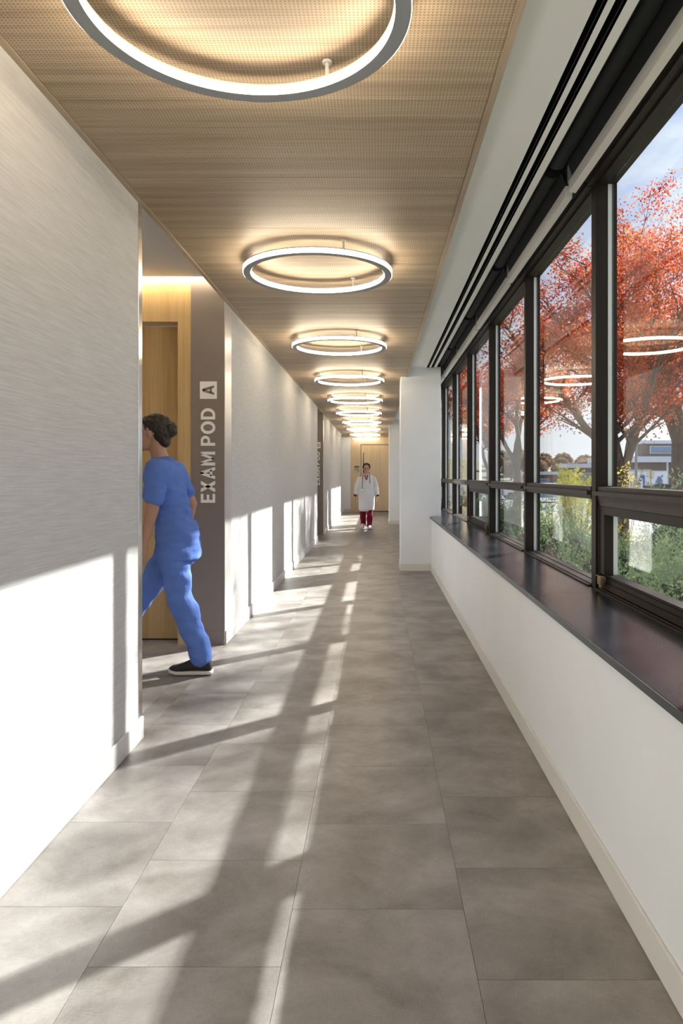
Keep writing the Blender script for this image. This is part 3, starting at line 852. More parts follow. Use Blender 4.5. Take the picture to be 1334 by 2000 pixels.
def tree(name, base, height, spread, label, cat='tree', group=None, stems=4, fork=1.9, r0=0.17, n_leaf=26000, leaf='maple_leaf', lsize=0.075, seed=1, lean=(0, 0), low=0.22, lowfill=0.0):
    rs = random.Random(seed)
    bx, by, bz = base
    t = thing(name, label, cat, base, group)
    mb = MB(); tips = []
    fk = Vector((bx + lean[0] * 0.2, by + lean[1] * 0.2, bz + fork))
    mb.tube([(bx, by, bz - 0.05), (bx, by, bz + 0.15), ((bx + fk.x) / 2, (by + fk.y) / 2, bz + fork * 0.55), tuple(fk)], [r0 * 1.35, r0 * 1.08, r0, r0 * 0.92], 10)
    def branch(p, d, length, r, depth):
        nseg = max(3, int(length / 0.55))
        pts = [p.copy()]; rr = [r]
        q = p.copy(); dd = d.copy()
        for i in range(nseg):
            dd = (dd + Vector((rs.gauss(0, .13), rs.gauss(0, .13), rs.gauss(0.05, .08)))).normalized()
            q = q + dd * (length / nseg)
            pts.append(q.copy()); rr.append(r * (1 - 0.8 * (i + 1) / nseg))
            frac = (i + 1) / nseg
            if depth > 0 and frac > low:
                for _ in range(2 if depth > 1 else 2):
                    if rs.random() < 0.80:
                        a = rs.uniform(0, 2 * math.pi)
                        side = Vector((math.cos(a), math.sin(a), rs.uniform(-0.15, 0.55)))
                        nd = (dd * 0.55 + side * 0.85).normalized()
                        branch(q, nd, length * rs.uniform(0.26, 0.46) * (1.1 - 0.35 * frac), rr[-1] * 0.55 + 0.004, depth - 1)
            if depth <= 1: tips.append((q.copy(), depth))
        tips.append((q.copy(), 0))
        mb.tube(pts, rr, 7 if depth > 1 else 5, cap=False)
    for k in range(stems):
        a = 2 * math.pi * k / stems + rs.uniform(-0.35, 0.35)
        out = spread / height * rs.uniform(0.55, 1.15)
        d = Vector((math.cos(a) * out + lean[0] * 0.1, math.sin(a) * out + lean[1] * 0.1, 1.0)).normalized()
        branch(fk - Vector((0, 0, rs.uniform(0, .35))), d, (height - fork) * rs.uniform(0.86, 1.04), r0 * rs.uniform(0.55, 0.72), 2)
    mb.build('trunk', 'bark', t, smooth=True, fix=False)
    C = np.array([tuple(p) for p, _ in tips])
    wt = rng.random(len(C)) ** 1.6 + 0.04               # uneven clumps, so the sky shows between them
    idx = rng.choice(len(C), n_leaf, p=wt / wt.sum())
    P = C[idx] + rng.normal(size=(n_leaf, 3)) * np.array([0.21, 0.21, 0.15])
    if lowfill: P = P[P[:, 2] > bz + lowfill]
    V = leaf_cloud(P, rng.uniform(0.6, 1.25, len(P)) * lsize)
    f = link('foliage', quads_mesh('foliage', V, leaf), t)
    f['kind'] = 'stuff'
    return t

TG = 'red maples in a row outside the windows'
tree('maple_tree', (6.95, 20.0, GZ), 8.7, 3.1, 'multi-stemmed red maple seen through the nearest window', group=TG, stems=5, fork=2.1, r0=0.20, n_leaf=38000, seed=3, lowfill=2.35, lsize=0.042, low=0.10)
tree('maple_tree', (9.3, 21.6, GZ), 9.6, 3.0, 'red maple at the right edge with a thick straight trunk', group=TG, stems=4, fork=3.0, r0=0.26, n_leaf=36000, seed=11, lowfill=2.5, lsize=0.045, low=0.10)
tree('maple_tree', (6.7, 33.5, GZ), 9.0, 3.6, 'red maple seen through the third window bay', group=TG, stems=4, fork=2.4, r0=0.22, n_leaf=24000, seed=21, lsize=0.06, lowfill=2.6)
tree('maple_tree', (8.3, 52.0, GZ), 9.6, 4.2, 'red maple farthest away along the row', group=TG, stems=4, fork=2.4, r0=0.22, n_leaf=14000, seed=29, lsize=0.10, lowfill=1.5)
tree('maple_tree', (12.6, 14.8, GZ), 12.2, 2.0, 'thin-crowned red maple outside beyond the right edge of the view', group=TG, stems=4, fork=3.0, r0=0.17, n_leaf=4200, seed=33, lsize=0.10)

# evergreen shrubs right outside the low panes
def shrub_meshes(seed, n, lsize):
    rs = np.random.default_rng(seed)
    # twig tufts spread over a lumpy dome
    nt_ = n // 22
    th = rs.uniform(0, 2 * math.pi, nt_); cz = rs.uniform(-0.15, 1.0, nt_)
    D = np.stack([np.cos(th) * np.sqrt(1 - np.clip(cz, -1, 1) ** 2), np.sin(th) * np.sqrt(1 - np.clip(cz, -1, 1) ** 2), cz], 1)
    lump = 0.82 + 0.22 * np.sin(D[:, 0] * 5.1 + seed) * np.cos(D[:, 1] * 4.3 + seed * 2) + rs.normal(size=nt_) * 0.07
    S = D * lump[:, None] * np.array([1.0, 1.0, 1.0])
    axis = D * 0.8 + rs.normal(size=(nt_, 3)) * 0.35 + np.array([0, 0, 0.45])
    axis /= np.linalg.norm(axis, axis=1, keepdims=True)
    rep = np.repeat(np.arange(nt_), 22)
    along = rs.uniform(-0.16, 0.10, len(rep))
    P = S[rep] + axis[rep] * along[:, None] + rs.normal(size=(len(rep), 3)) * 0.018
    return P, axis[rep]
def shrub(loc, rad, hgt, n, seed, label, lsize=0.022):
    t = thing('evergreen_shrub', label, 'shrub', loc, 'evergreen shrubs under the windows')
    P, A = shrub_meshes(seed, n, lsize)
    P = P * np.array([rad, rad, hgt]) + np.array(loc)
    V = leaf_cloud(P, rng.uniform(0.6, 1.3, len(P)) * lsize, aspect=0.30, normals=A, blade=True)
    f = link('foliage', quads_mesh('foliage', V, 'yew_leaf'), t); f['kind'] = 'stuff'
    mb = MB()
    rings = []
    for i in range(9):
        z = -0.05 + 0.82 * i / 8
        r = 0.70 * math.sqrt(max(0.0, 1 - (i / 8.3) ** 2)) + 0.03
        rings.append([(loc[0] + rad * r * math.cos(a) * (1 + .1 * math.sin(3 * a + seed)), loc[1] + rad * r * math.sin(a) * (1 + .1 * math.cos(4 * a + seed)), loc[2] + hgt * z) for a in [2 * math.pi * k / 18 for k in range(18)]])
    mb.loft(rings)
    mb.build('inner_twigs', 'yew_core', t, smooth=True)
sh = [(2.75, 4.7, 1.0, 1.62, 26000), (2.45, 6.2, 0.95, 1.45, 30000), (3.5, 6.6, 1.1, 1.95, 24000), (2.7, 7.8, 1.0, 1.55, 22000), (3.8, 8.6, 1.1, 1.95, 16000), (2.6, 9.5, 1.0, 1.55, 14000),
      (2.8, 11.4, 1.1, 1.6, 12000), (2.7, 13.4, 1.1, 1.6, 9000), (2.8, 15.6, 1.2, 1.65, 8000), (2.8, 18.0, 1.2, 1.65, 7000), (2.9, 20.6, 1.3, 1.7, 6000)]
for i, (x, y, r, h, nn) in enumerate(sh):
    lab = 'dense green evergreen shrub outside, %s along the wall from the nearest window' % ORD[i]
    shrub((x, y, GZ), r, h, nn, 5 + i, lab, 0.024 if i < 6 else 0.034)

# yellow autumn bushes
def bush(loc, rad, hgt, n, mat, seed, label, lsize, stems=26):
    rs = random.Random(seed)
    t = thing('autumn_bush', label, 'bush', loc)
    mb = MB(); C = []
    for k in range(stems):
        a = rs.uniform(0, 2 * math.pi); o = rs.uniform(0.1, 1.0)
        p0 = Vector(loc) + Vector((math.cos(a), math.sin(a), 0)) * rad * 0.2 * o
        p1 = Vector(loc) + Vector((math.cos(a) * rad * o * 0.7, math.sin(a) * rad * o * 0.7, hgt * rs.uniform(0.45, 0.6)))
        p2 = Vector(loc) + Vector((math.cos(a) * rad * o, math.sin(a) * rad * o, hgt * rs.uniform(0.75, 1.0)))
        mb.tube([p0, p1, p2], [0.012, 0.008, 0.003], 5)
        for _ in range(24):
            f = rs.random() ** 0.6
            q = p0.lerp(p1, f * 2) if f < .5 else p1.lerp(p2, f * 2 - 1)
            C.append(tuple(q))
    mb.build('stem', 'bark', t, fix=False)
    C = np.array(C); idx = rng.integers(0, len(C), n)
    P = C[idx] + rng.normal(size=(n, 3)) * 0.05
    f = link('foliage', quads_mesh('foliage', leaf_cloud(P, rng.uniform(0.6, 1.2, n) * lsize, 0.5), mat), t); f['kind'] = 'stuff'
bush((4.3, 15.8, GZ), 0.42, 2.25, 2400, 'yellow_leaf', 2, 'bright yellow-green bush seen low in the second window', 0.05)
bush((4.85, 16.9, GZ), 0.42, 2.15, 2400, 'yellow_leaf', 4, 'bright yellow-green bush against the mullion of the second window', 0.05)
bush((5.45, 15.8, GZ), 0.62, 2.40, 520, 'gold_leaf', 6, 'sparse gold-leaved bush in front of the multi-stemmed maple', 0.05, 22)

# far wooded hillside
hv = []; hf = []
nx, ny = 40, 8
for iy in range(ny):
    for ix in range(nx):
        X = -20 + 230 * ix / (nx - 1); Y = 250 + 60 * iy / (ny - 1)
        z = GZ + (iy / (ny - 1)) * (6.5 + 3.0 * math.sin(X * 0.045 + 0.6))
        hv.append((X, Y, z))
for iy in range(ny - 1):
    for ix in range(nx - 1):
        a = iy * nx + ix; hf.append((a, a + 1, a + nx + 1, a + nx))
hm = MB(); hm.v, hm.f = hv, hf
tag(hm.build('hills', 'lawn', None, smooth=True), 'low wooded hillside on the horizon', 'hill', None, 'structure')
protos = []
for s in range(3):
    rs = np.random.default_rng(50 + s)
    n_ = 1500
    d = rs.normal(size=(n_, 3)); d /= np.linalg.norm(d, axis=1, keepdims=True)
    P = d * (rs.uniform(0.55, 1.0, n_)[:, None]) * np.array([4.2, 3.0, 3.6]) + np.array([0, 0, 4.6])
    protos.append(quads_mesh('crown', leaf_cloud(P, rs.uniform(0.5, 1.1, n_) * 0.55, 0.7), 'hill_leaf'))
trk = MB().tube([(0, 0, 0), (0.1, 0, 3), (0, 0.1, 6)], [0.3, 0.22, 0.1], 6).mesh('stem', 'bark')
rs = random.Random(9)
for k in range(24):
    row, q = k // 6, k % 6
    X = 48 + q * 8.8 + (row % 2) * 4.4 + rs.uniform(-0.4, 0.4)
    Y = 252 + row * 15 + rs.uniform(-1, 1)
    z = GZ + ((Y - 250) / 60) * (6.5 + 3.0 * math.sin(X * 0.045 + 0.6)) - 0.3
    t = thing('hillside_tree', 'small brownish bare-crowned tree on the distant hillside', 'tree', (X, Y, z), 'distant hillside trees')
    c = bpy.data.objects.new('crown', protos[k % 3]); COL.objects.link(c); c.parent = t; c['kind'] = 'stuff'
    sc_ = rs.uniform(0.8, 1.15); c.scale = (sc_, sc_, sc_ * rs.uniform(0.85, 1.1))
    c2 = bpy.data.objects.new('stem', trk); COL.objects.link(c2); c2.parent = t

# long low brick buildings
def building(x0, x1, y0, y1, z1, label, upper=None):
    t = thing('low_building', label, 'building', ((x0 + x1) / 2, y0, GZ))
    box('brick_wall', 'brick', (x0 + 0.6, x1, y0 + 1.2, y1, GZ, z1 - 0.5), t)
    box('roof_fascia', 'fascia', (x0, x1, y0, y1, z1 - 0.5, z1), t)
    xx = x0 + 1.0
    while xx < x1 - 1:
        box('canopy_post', 'fascia', (xx, xx + 0.14, y0 + 0.2, y0 + 0.34, GZ, z1 - 0.5), t)
        xx += 4.2
    xx = x0 + 2.0
    while xx < x1 - 2:
        w = box('window', 'fascia', (xx, xx + 2.2, y0 + 1.12, y0 + 1.2, GZ + 0.9, z1 - 1.1), t)
        box('window_pane', 'blue_glass', (xx + 0.08, xx + 1.06, y0 + 1.10, y0 + 1.12, GZ + 1.0, z1 - 1.2), w)
        box('window_pane', 'blue_glass', (xx + 1.14, xx + 2.12, y0 + 1.10, y0 + 1.12, GZ + 1.0, z1 - 1.2), w)
        xx += 4.2
    if upper:
        ux0, ux1, uz = upper
        box('upper_wall', 'brick', (ux0, ux1, y0 + 4, y1, z1, uz - 0.3), t)
        box('upper_fascia', 'fascia', (ux0 - 0.3, ux1, y0 + 3.7, y1, uz - 0.3, uz), t)
        xx = ux0 + 0.6
        while xx < ux1 - 2:
            w = box('clerestory_window', 'fascia', (xx, xx + 2.0, y0 + 3.9, y0 + 4, z1 + 0.35, uz - 0.5), t)
            box('window_pane', 'blue_glass', (xx + 0.08, xx + 1.92, y0 + 3.88, y0 + 3.9, z1 + 0.42, uz - 0.57), w)
            xx += 2.6
building(19.6, 44, 60, 65.5, 2.95, 'long brick building with pale roof edge behind the maples', (24.2, 44, 4.5))
building(23.2, 36, 86, 90, 2.75, 'smaller pale-roofed building beyond the yellow bushes')
building(23.0, 28.6, 110, 114, 1.9, 'low blue-grey building at the foot of the hill')

# parked vehicles
def wheel(mb, x, y, r=0.33, w=0.22):
    rings = []
    for yy, rr in ((-w / 2, r * 0.9), (-w / 2 + 0.03, r), (w / 2 - 0.03, r), (w / 2, r * 0.9)):
        rings.append([(x + yy, y + rr * math.cos(2 * math.pi * k / 16), GZ + r + rr * math.sin(2 * math.pi * k / 16)) for k in range(16)])
    mb.loft(rings)
def truck(x, y):
    t = thing('box_truck', 'white box truck with blue graphics parked by the brick building', 'truck', (x, y, GZ))
    b = box('cargo_box', 'van_white', (x - 1.25, x + 1.25, y, y + 4.2, GZ + 0.75, GZ + 2.35), t, bevel=0.04)
    box('roof_edge', 'fascia', (x - 1.27, x + 1.27, y - 0.02, y + 4.2, GZ + 2.3, GZ + 2.38), b)
    # slanted blue graphics on the tail
    fn = lambda u, w, d: (x + u, d, GZ + w)
    MB().prism([(-1.05, 1.30), (-0.80, 1.30), (-0.45, 2.05), (-0.70, 2.05)], fn, y - 0.02, y).build('blue_stripe', 'van_blue', b)
    MB().prism([(-0.55, 1.30), (-0.40, 1.30), (-0.40, 2.05), (-0.55, 2.05)], fn, y - 0.02, y).build('blue_stripe', 'van_blue', b)
    MB().prism([(0.35, 1.35), (0.95, 1.35), (0.80, 1.95), (0.55, 1.95)], fn, y - 0.02, y).build('blue_emblem', 'van_blue', b)
    box('tail_bumper', 'post', (x - 1.2, x + 1.2, y - 0.1, y, GZ + 0.55, GZ + 0.72), t)
    box('cab', 'van_white', (x - 1.05, x + 1.05, y + 4.25, y + 5.9, GZ + 0.55, GZ + 2.1), t, bevel=0.15)
    for sx in (-0.95, 0.95):
        for yy in (y + 0.9, y + 5.0):
            mb = MB(); wheel(mb, x + sx, yy, 0.4, 0.28); mb.build('wheel', 'tyre', t, smooth=True)
truck(20.2, 52.0)
def car(x, y, mat, label):
    t = thing('parked_car', label, 'car', (x, y, GZ))
    L, W = 4.4, 1.75
    prof = [(-2.2, 0.35), (-2.2, 0.85), (-1.35, 0.98), (-0.75, 1.42), (0.95, 1.45), (1.65, 1.0), (2.2, 0.92), (2.2, 0.35)]
    fn = lambda u, w, d: (x + u, y + d, GZ + w)
    MB().prism(prof, fn, -W / 2, W / 2).build('body', mat, t, bevel=0.06)
    MB().prism([(-1.15, 1.0), (-0.70, 1.36), (0.88, 1.38), (1.42, 1.02)], fn, -W / 2 - 0.012, W / 2 + 0.012).build('side_windows', 'dark_glass', t)
    for ux in (-1.35, 1.35):
        for dy in (-W / 2 + 0.1, W / 2 - 0.1):
            rings = []
            for yy, rr in ((-0.1, 0.29), (-0.08, 0.32), (0.08, 0.32), (0.1, 0.29)):
                rings.append([(x + ux + rr * math.cos(2 * math.pi * k / 16), y + dy + yy, GZ + 0.32 + rr * math.sin(2 * math.pi * k / 16)) for k in range(16)])
            MB().loft(rings).build('wheel', 'tyre', t, smooth=True)
car(13.2, 54, 'car_blue', 'pale blue car parked beyond the yellow bushes')
car(9.9, 60, 'van_white', 'white car parked beside the pale blue car')
dm = thing('dumpster', 'dark green dumpster beside the white box truck', 'dumpster', (23.2, 44.6, GZ))
MB().prism([(-0.95, 0.1), (0.95, 0.1), (1.05, 1.2), (-1.05, 1.2)], lambda u, w, d: (19.3 + u, d, GZ + w), 46.8, 48.2).build('bin', 'dumpster', dm)
MB().prism([(-1.1, 1.2), (1.1, 1.2), (1.05, 1.36), (-0.6, 1.5), (-1.05, 1.36)], lambda u, w, d: (19.3 + u, d, GZ + w), 46.75, 48.25).build('lid', 'tyre', dm)
dm.location = (19.3, 47.5, GZ)
for ch in dm.children: ch.location = -dm.location

# road sign seen from behind and a lamp post
rsn = thing('road_sign', 'cream octagonal road sign seen from behind on a thin post', 'road sign', (17.5, 45, GZ))
oc = [(0.29 * math.cos(math.radians(22.5 + 45 * k)), 0.29 * math.sin(math.radians(22.5 + 45 * k))) for k in range(8)]
MB().prism(oc, lambda u, w, d: (17.5 + u, d, 1.40 + w), 44.98, 45.0).build('sign_plate', 'sign_back', rsn)
MB().tube([(17.5, 44.95, GZ), (17.5, 44.95, 1.72)], 0.025, 8).build('post', 'post', rsn)
lp = thing('lamp_post', 'slender grey lamp post beside the road sign', 'lamp post', (18.6, 50.5, GZ))
MB().tube([(18.6, 50.5, GZ), (18.6, 50.5, 5.6)], [0.11, 0.07], 10).build('pole', 'post', lp)
MB().tube([(18.6, 50.5, 5.55), (18.6, 50.2, 5.75), (18.6, 49.3, 5.8)], 0.05, 8).build('arm', 'post', lp)
MB().ellipsoid((18.6, 49.2, 5.76), (0.14, 0.32, 0.08)).build('lamp_head', 'post', lp, smooth=True)

# ------------------------------------------------------------------ people
M['skin_a'] = plain('skin_warm_brown', (0.43, 0.235, 0.16), 0.5, var=0.05, vscale=14)
M['skin_b'] = plain('skin_light', (0.56, 0.34, 0.25), 0.5, var=0.05, vscale=14)
M['hair'] = plain('dark_brown_hair', (0.022, 0.013, 0.009), 0.55, var=0.3, vscale=60, bump=0.5, bscale=90)
M['scrubs'] = plain('blue_scrubs_cloth', (0.115, 0.205, 0.56), 0.85, spec=0.15, var=0.10, vscale=7, bump=0.25, bscale=14, stretch=(1, 1, 2.2))
M['shoe_dark'] = plain('black_knit_shoe', (0.025, 0.023, 0.024), 0.8)
M['sole'] = plain('pale_sole', (0.66, 0.60, 0.55), 0.6)
M['coat'] = plain('white_lab_coat', (0.80, 0.81, 0.86), 0.8, spec=0.15, bump=0.2, bscale=14, stretch=(1, 1, 0.5))
M['maroon'] = plain('maroon_scrubs', (0.20, 0.012, 0.035), 0.85, spec=0.15, var=0.15, vscale=9)
M['shoe_white'] = plain('white_shoe', (0.74, 0.75, 0.76), 0.5)
M['eye_white'] = plain('eye_white', (0.75, 0.73, 0.70), 0.3)
M['eye_dark'] = plain('eye_dark', (0.03, 0.02, 0.015), 0.3)
M['lip'] = plain('lip', (0.36, 0.13, 0.11), 0.5)
M['steth'] = plain('grey_tubing', (0.16, 0.17, 0.18), 0.5)

def melt(mb, name, mat, parent=None, voxel=0.006, smooth=3, fold=None):
    """join overlapping closed shapes into one continuous skin"""
    me = mb.mesh(name + '_src', None)
    bm = bmesh.new(); bm.from_mesh(me); bmesh.ops.recalc_face_normals(bm, faces=bm.faces); bm.to_mesh(me); bm.free()
    tmp = bpy.data.objects.new(name + '_tmp', me); COL.objects.link(tmp)
    r = tmp.modifiers.new('r', 'REMESH'); r.mode = 'VOXEL'; r.voxel_size = voxel; r.use_smooth_shade = True
    if smooth:
        s = tmp.modifiers.new('s', 'SMOOTH'); s.factor = 0.5; s.iterations = smooth
    dg = bpy.context.evaluated_depsgraph_get()
    out = bpy.data.meshes.new_from_object(tmp.evaluated_get(dg))
    bpy.data.objects.remove(tmp); bpy.data.meshes.remove(me)
    out.name = name
    if fold:
        amp, fx = fold
        n = len(out.vertices)
        co = np.empty(n * 3, np.float32); out.vertices.foreach_get('co', co); co = co.reshape(-1, 3)
        no = np.empty(n * 3, np.float32); out.vertices.foreach_get('normal', no); no = no.reshape(-1, 3)
        d = np.array([mnoise.noise(Vector((c[0] * fx[0], c[1] * fx[1], c[2] * fx[2]))) + 0.5 * mnoise.noise(Vector((c[0] * fx[0] * 2.3 + 9, c[1] * fx[1] * 2.3, c[2] * fx[2] * 2.1))) for c in co])
        co = co + no * (d * amp)[:, None]
        out.vertices.foreach_set('co', co.astype(np.float32).ravel())
    out.materials.clear(); out.materials.append(M[mat])
    out.polygons.foreach_set('use_smooth', [True] * len(out.polygons))
    out.update()
    return link(name, out, parent)

class Fig:
    """body frame: a forward, b to the figure's left, c up"""
    def __init__(self, origin, fwd):
        self.o = Vector(origin); self.f = Vector(fwd).normalized(); self.l = Vector((0, 0, 1)).cross(self.f)
        self.R = Matrix((self.f, self.l, Vector((0, 0, 1)))).transposed()
    def W(self, p): return self.o + self.f * p[0] + self.l * p[1] + Vector((0, 0, p[2]))
    def limb(self, mb, pts, rad, n=16):
        P = [self.W(p) for p in pts]
        # densify so that bends stay round
        Q = []; RR = []
        for i in range(len(P) - 1):
            for k in range(6):
                f = k / 6.0
                Q.append(P[i].lerp(P[i + 1], f)); RR.append(rad[i] + (rad[i + 1] - rad[i]) * f)
        Q.append(P[-1]); RR.append(rad[-1])
        mb.tube(Q, RR, n)
        for p, r in zip(P, rad): mb.ellipsoid(p, (r, r, r), None, 14, 8)
    def ell(self, mb, c, r, tilt=0.0):
        rot = self.R @ Matrix.Rotation(tilt, 3, 'Y')
        mb.ellipsoid(self.W(c), r, rot, 18, 12)
    def stack(self, mb, secs, n=28, power=2.4):
        """secs: (a, c, half depth, half width) horizontal super-ellipses"""
        rings = []
        for (a, c, rf, rl) in secs:
            ring = []
            for k in range(n):
                t = 2 * math.pi * k / n
                ct, st = math.cos(t), math.sin(t)
                x = math.copysign(abs(ct) ** (2 / power), ct) * rf; y = math.copysign(abs(st) ** (2 / power), st) * rl
                ring.append(self.W((a + x, y, c)))
            rings.append(ring)
        mb.loft(rings)
    def hand(self, mb, wrist, direction, palm_n, side, s=1.0):
        """palm, four unequal bent fingers and a thumb; direction: wrist to fingertips, palm_n: palm facing, side: +1 thumb towards +cross"""
        d = Vector(direction).normalized(); pn = Vector(palm_n); pn = (pn - d * pn.dot(d)).normalized()
        w = d.cross(pn).normalized() * side
        wr = Vector(wrist)
        def L(u, v, q): return tuple(wr + d * u * s + w * v * s + pn * q * s)
        for v in (-0.026, -0.009, 0.009, 0.026):
            self.limb(mb, [L(0.0, v * 0.6, 0), L(0.045, v, 0), L(0.088, v * 1.05, 0.002)], [0.014 * s, 0.0145 * s, 0.012 * s], 10)
        for v, ln in ((0.028, 0.070), (0.0095, 0.078), (-0.0095, 0.072), (-0.0275, 0.056)):
            self.limb(mb, [L(0.085, v, 0.002), L(0.085 + ln * .42, v * 1.08, 0.010), L(0.085 + ln * .75, v * 1.08, 0.024), L(0.085 + ln * .95, v * 1.05, 0.040)],
                      [0.0098 * s, 0.009 * s, 0.0082 * s, 0.007 * s], 10)
        self.limb(mb, [L(0.018, 0.026, 0.004), L(0.048, 0.050, 0.014), L(0.078, 0.056, 0.026), L(0.098, 0.052, 0.036)], [0.014 * s, 0.0115 * s, 0.0098 * s, 0.008 * s], 10)
    def head(self, mb, a, c, s=1.0):
        e = lambda p, r, t=0.0: self.ell(mb, (a + p[0] * s, p[1] * s, c + p[2] * s), tuple(x * s for x in r), t)
        e((0, 0, 0.028), (0.098, 0.076, 0.092))               # cranium
        e((0.028, 0, -0.045), (0.070, 0.060, 0.082))          # face
        e((0.062, 0, -0.108), (0.026, 0.028, 0.022))          # chin
        e((0.040, 0, -0.090), (0.048, 0.050, 0.034))          # jaw
        e((0.098, 0, -0.028), (0.012, 0.010, 0.030), 0.35)    # nose bridge
        e((0.106, 0, -0.046), (0.015, 0.014, 0.012))          # nose tip
        e((0.088, 0, 0.012), (0.014, 0.052, 0.012))           # brow
        e((0.091, 0, -0.078), (0.010, 0.022, 0.010))          # mouth
        for q in (-1, 1):
            e((0.070, q * 0.036, -0.035), (0.028, 0.022, 0.022))  # cheek
            e((-0.006, q * 0.076, -0.020), (0.018, 0.010, 0.030), 0.15)  # ear
            e((-0.001, q * 0.080, -0.012), (0.016, 0.008, 0.018))
    def face_parts(self, parent, a, c, s=1.0):
        for q in (-1, 1):
            m = MB(); self.ell(m, (a + 0.082 * s, q * 0.031 * s, c - 0.012 * s), (0.010 * s, 0.014 * s, 0.008 * s)); ey = m.build('eye', 'eye_white', parent, smooth=True)
            m = MB(); self.ell(m, (a + 0.090 * s, q * 0.031 * s, c - 0.012 * s), (0.004 * s, 0.006 * s, 0.006 * s)); m.build('iris', 'eye_dark', ey, smooth=True)
            m = MB(); self.limb(m, [(a + 0.096 * s, q * 0.016 * s, c + 0.010 * s), (a + 0.096 * s, q * 0.033 * s, c + 0.015 * s), (a + 0.082 * s, q * 0.050 * s, c + 0.010 * s)], [0.0035 * s, 0.004 * s, 0.003 * s], 8)
            m.build('eyebrow', 'hair', parent, smooth=True)
        m = MB(); self.ell(m, (a + 0.099 * s, 0, c - 0.078 * s), (0.005 * s, 0.020 * s, 0.007 * s)); m.build('lips', 'lip', parent, smooth=True)
    def shoe(self, parent, heel, toe, width, upper, sole, hgt=0.105, soleh=0.028, heel_up=0.0, toe_up=0.0):
        H_, T_ = self.W(heel), self.W(toe)
        ax = (T_ - H_); L_ = ax.length; ax.normalize(); sd = Vector((0, 0, 1)).cross(ax).normalized(); up = ax.cross(sd)
        prof = [(0.0, .62, .70), (0.06, .80, .93), (0.18, .86, 1.0), (0.34, .84, .98), (0.48, .90, .80), (0.64, 1.0, .60), (0.80, .98, .48), (0.92, .78, .40), (0.985, .42, .30), (1.0, .2, .22)]
        rings = []; srings = []
        for (u, w, h) in prof:
            ring = []; sr = []
            for k in range(16):
                t = 2 * math.pi * k / 16
                x = math.cos(t) * width / 2 * w; z = (0.5 + 0.5 * math.sin(t)) * hgt * h
                ring.append(H_ + ax * (u * L_) + sd * x + up * (z + soleh * 0.6))
                xs = math.copysign(abs(math.cos(t)) ** 0.5, math.cos(t)) * (width / 2 * w + 0.004); zs = (0.5 + 0.5 * math.copysign(abs(math.sin(t)) ** 0.4, math.sin(t))) * soleh
                sr.append(H_ + ax * (u * (L_ + 0.012) - 0.006) + sd * xs + up * (zs + (0.012 * max(0, u - .8) / .2)))
            rings.append(ring); srings.append(sr)
        s = MB().loft(rings).build('shoe', upper, parent, smooth=True)
        MB().loft(srings).build('sole', sole, s, smooth=True)

# --- person in blue scrubs stepping into the exam pod A alcove
F1 = Fig((-1.405, 4.86, 0.0), (-1, 0, 0))
b = MB()
F1.stack(b, [(-0.01, 0.80, 0.09, 0.14), (-0.01, 0.92, 0.105, 0.155), (0.02, 1.05, 0.095, 0.135), (0.045, 1.25, 0.105, 0.16), (0.06, 1.38, 0.09, 0.17), (0.075, 1.45, 0.055, 0.08)])
F1.limb(b, [(0.075, 0, 1.42), (0.10, 0, 1.50), (0.125, 0, 1.60)], [0.062, 0.056, 0.056])
F1.head(b, 0.145, 1.645)
F1.limb(b, [(0.055, 0.16, 1.40), (0.055, 0.205, 1.385), (0.065, 0.245, 1.13), (0.125, 0.238, 0.895)], [0.055, 0.056, 0.042, 0.028])
F1.hand(b, (0.127, 0.238, 0.89), (0.22, -0.02, -1), (0.15, -1, 0), -1)
F1.limb(b, [(0.05, -0.16, 1.40), (0.04, -0.205, 1.385), (-0.06, -0.245, 1.14), (-0.01, -0.24, 0.90)], [0.055, 0.056, 0.042, 0.028])
F1.hand(b, (-0.01, -0.24, 0.895), (0.2, 0.02, -1), (0.15, 1, 0), 1)
F1.limb(b, [(-0.01, 0.085, 0.88), (-0.075, 0.09, 0.50), (-0.225, 0.09, 0.11), (-0.20, 0.09, 0.06)], [0.085, 0.056, 0.040, 0.036])
F1.limb(b, [(-0.225, 0.09, 0.07), (-0.10, 0.09, 0.05), (-0.04, 0.09, 0.045)], [0.036, 0.034, 0.024])
F1.limb(b, [(-0.01, -0.085, 0.88), (0.25, -0.09, 0.51), (0.46, -0.09, 0.14), (0.44, -0.09, 0.09)], [0.085, 0.056, 0.040, 0.036])
F1.limb(b, [(0.44, -0.09, 0.08), (0.56, -0.09, 0.08), (0.63, -0.09, 0.09)], [0.036, 0.034, 0.024])
p1 = melt(b, 'person', 'skin_a', None, 0.0055, 3)
tag(p1, 'person in blue scrubs and dark shoes stepping into the alcove', 'person')
F1.face_parts(p1, 0.145, 1.645)
b = MB()
F1.ell(b, (0.118, 0, 1.690), (0.108, 0.086, 0.088))
F1.ell(b, (0.075, 0, 1.640), (0.065, 0.080, 0.085))
F1.ell(b, (0.060, 0, 1.585), (0.040, 0.062, 0.045))
F1.ell(b, (0.020, 0, 1.665), (0.045, 0.055, 0.055))
melt(b, 'hair', 'hair', p1, 0.005, 3, (0.006, (40, 40, 40)))
b = MB()
F1.stack(b, [(-0.030, 0.775, 0.150, 0.190), (-0.035, 0.86, 0.148, 0.188), (-0.035, 0.94, 0.142, 0.182), (0.0, 1.06, 0.122, 0.165), (0.035, 1.22, 0.130, 0.180), (0.05, 1.34, 0.118, 0.190), (0.06, 1.42, 0.090, 0.165), (0.075, 1.465, 0.065, 0.09)])
F1.limb(b, [(0.055, 0.13, 1.385), (0.055, 0.205, 1.375), (0.060, 0.238, 1.215)], [0.075, 0.078, 0.074])
F1.limb(b, [(0.05, -0.13, 1.385), (0.045, -0.205, 1.375), (-0.01, -0.238, 1.22)], [0.075, 0.078, 0.074])
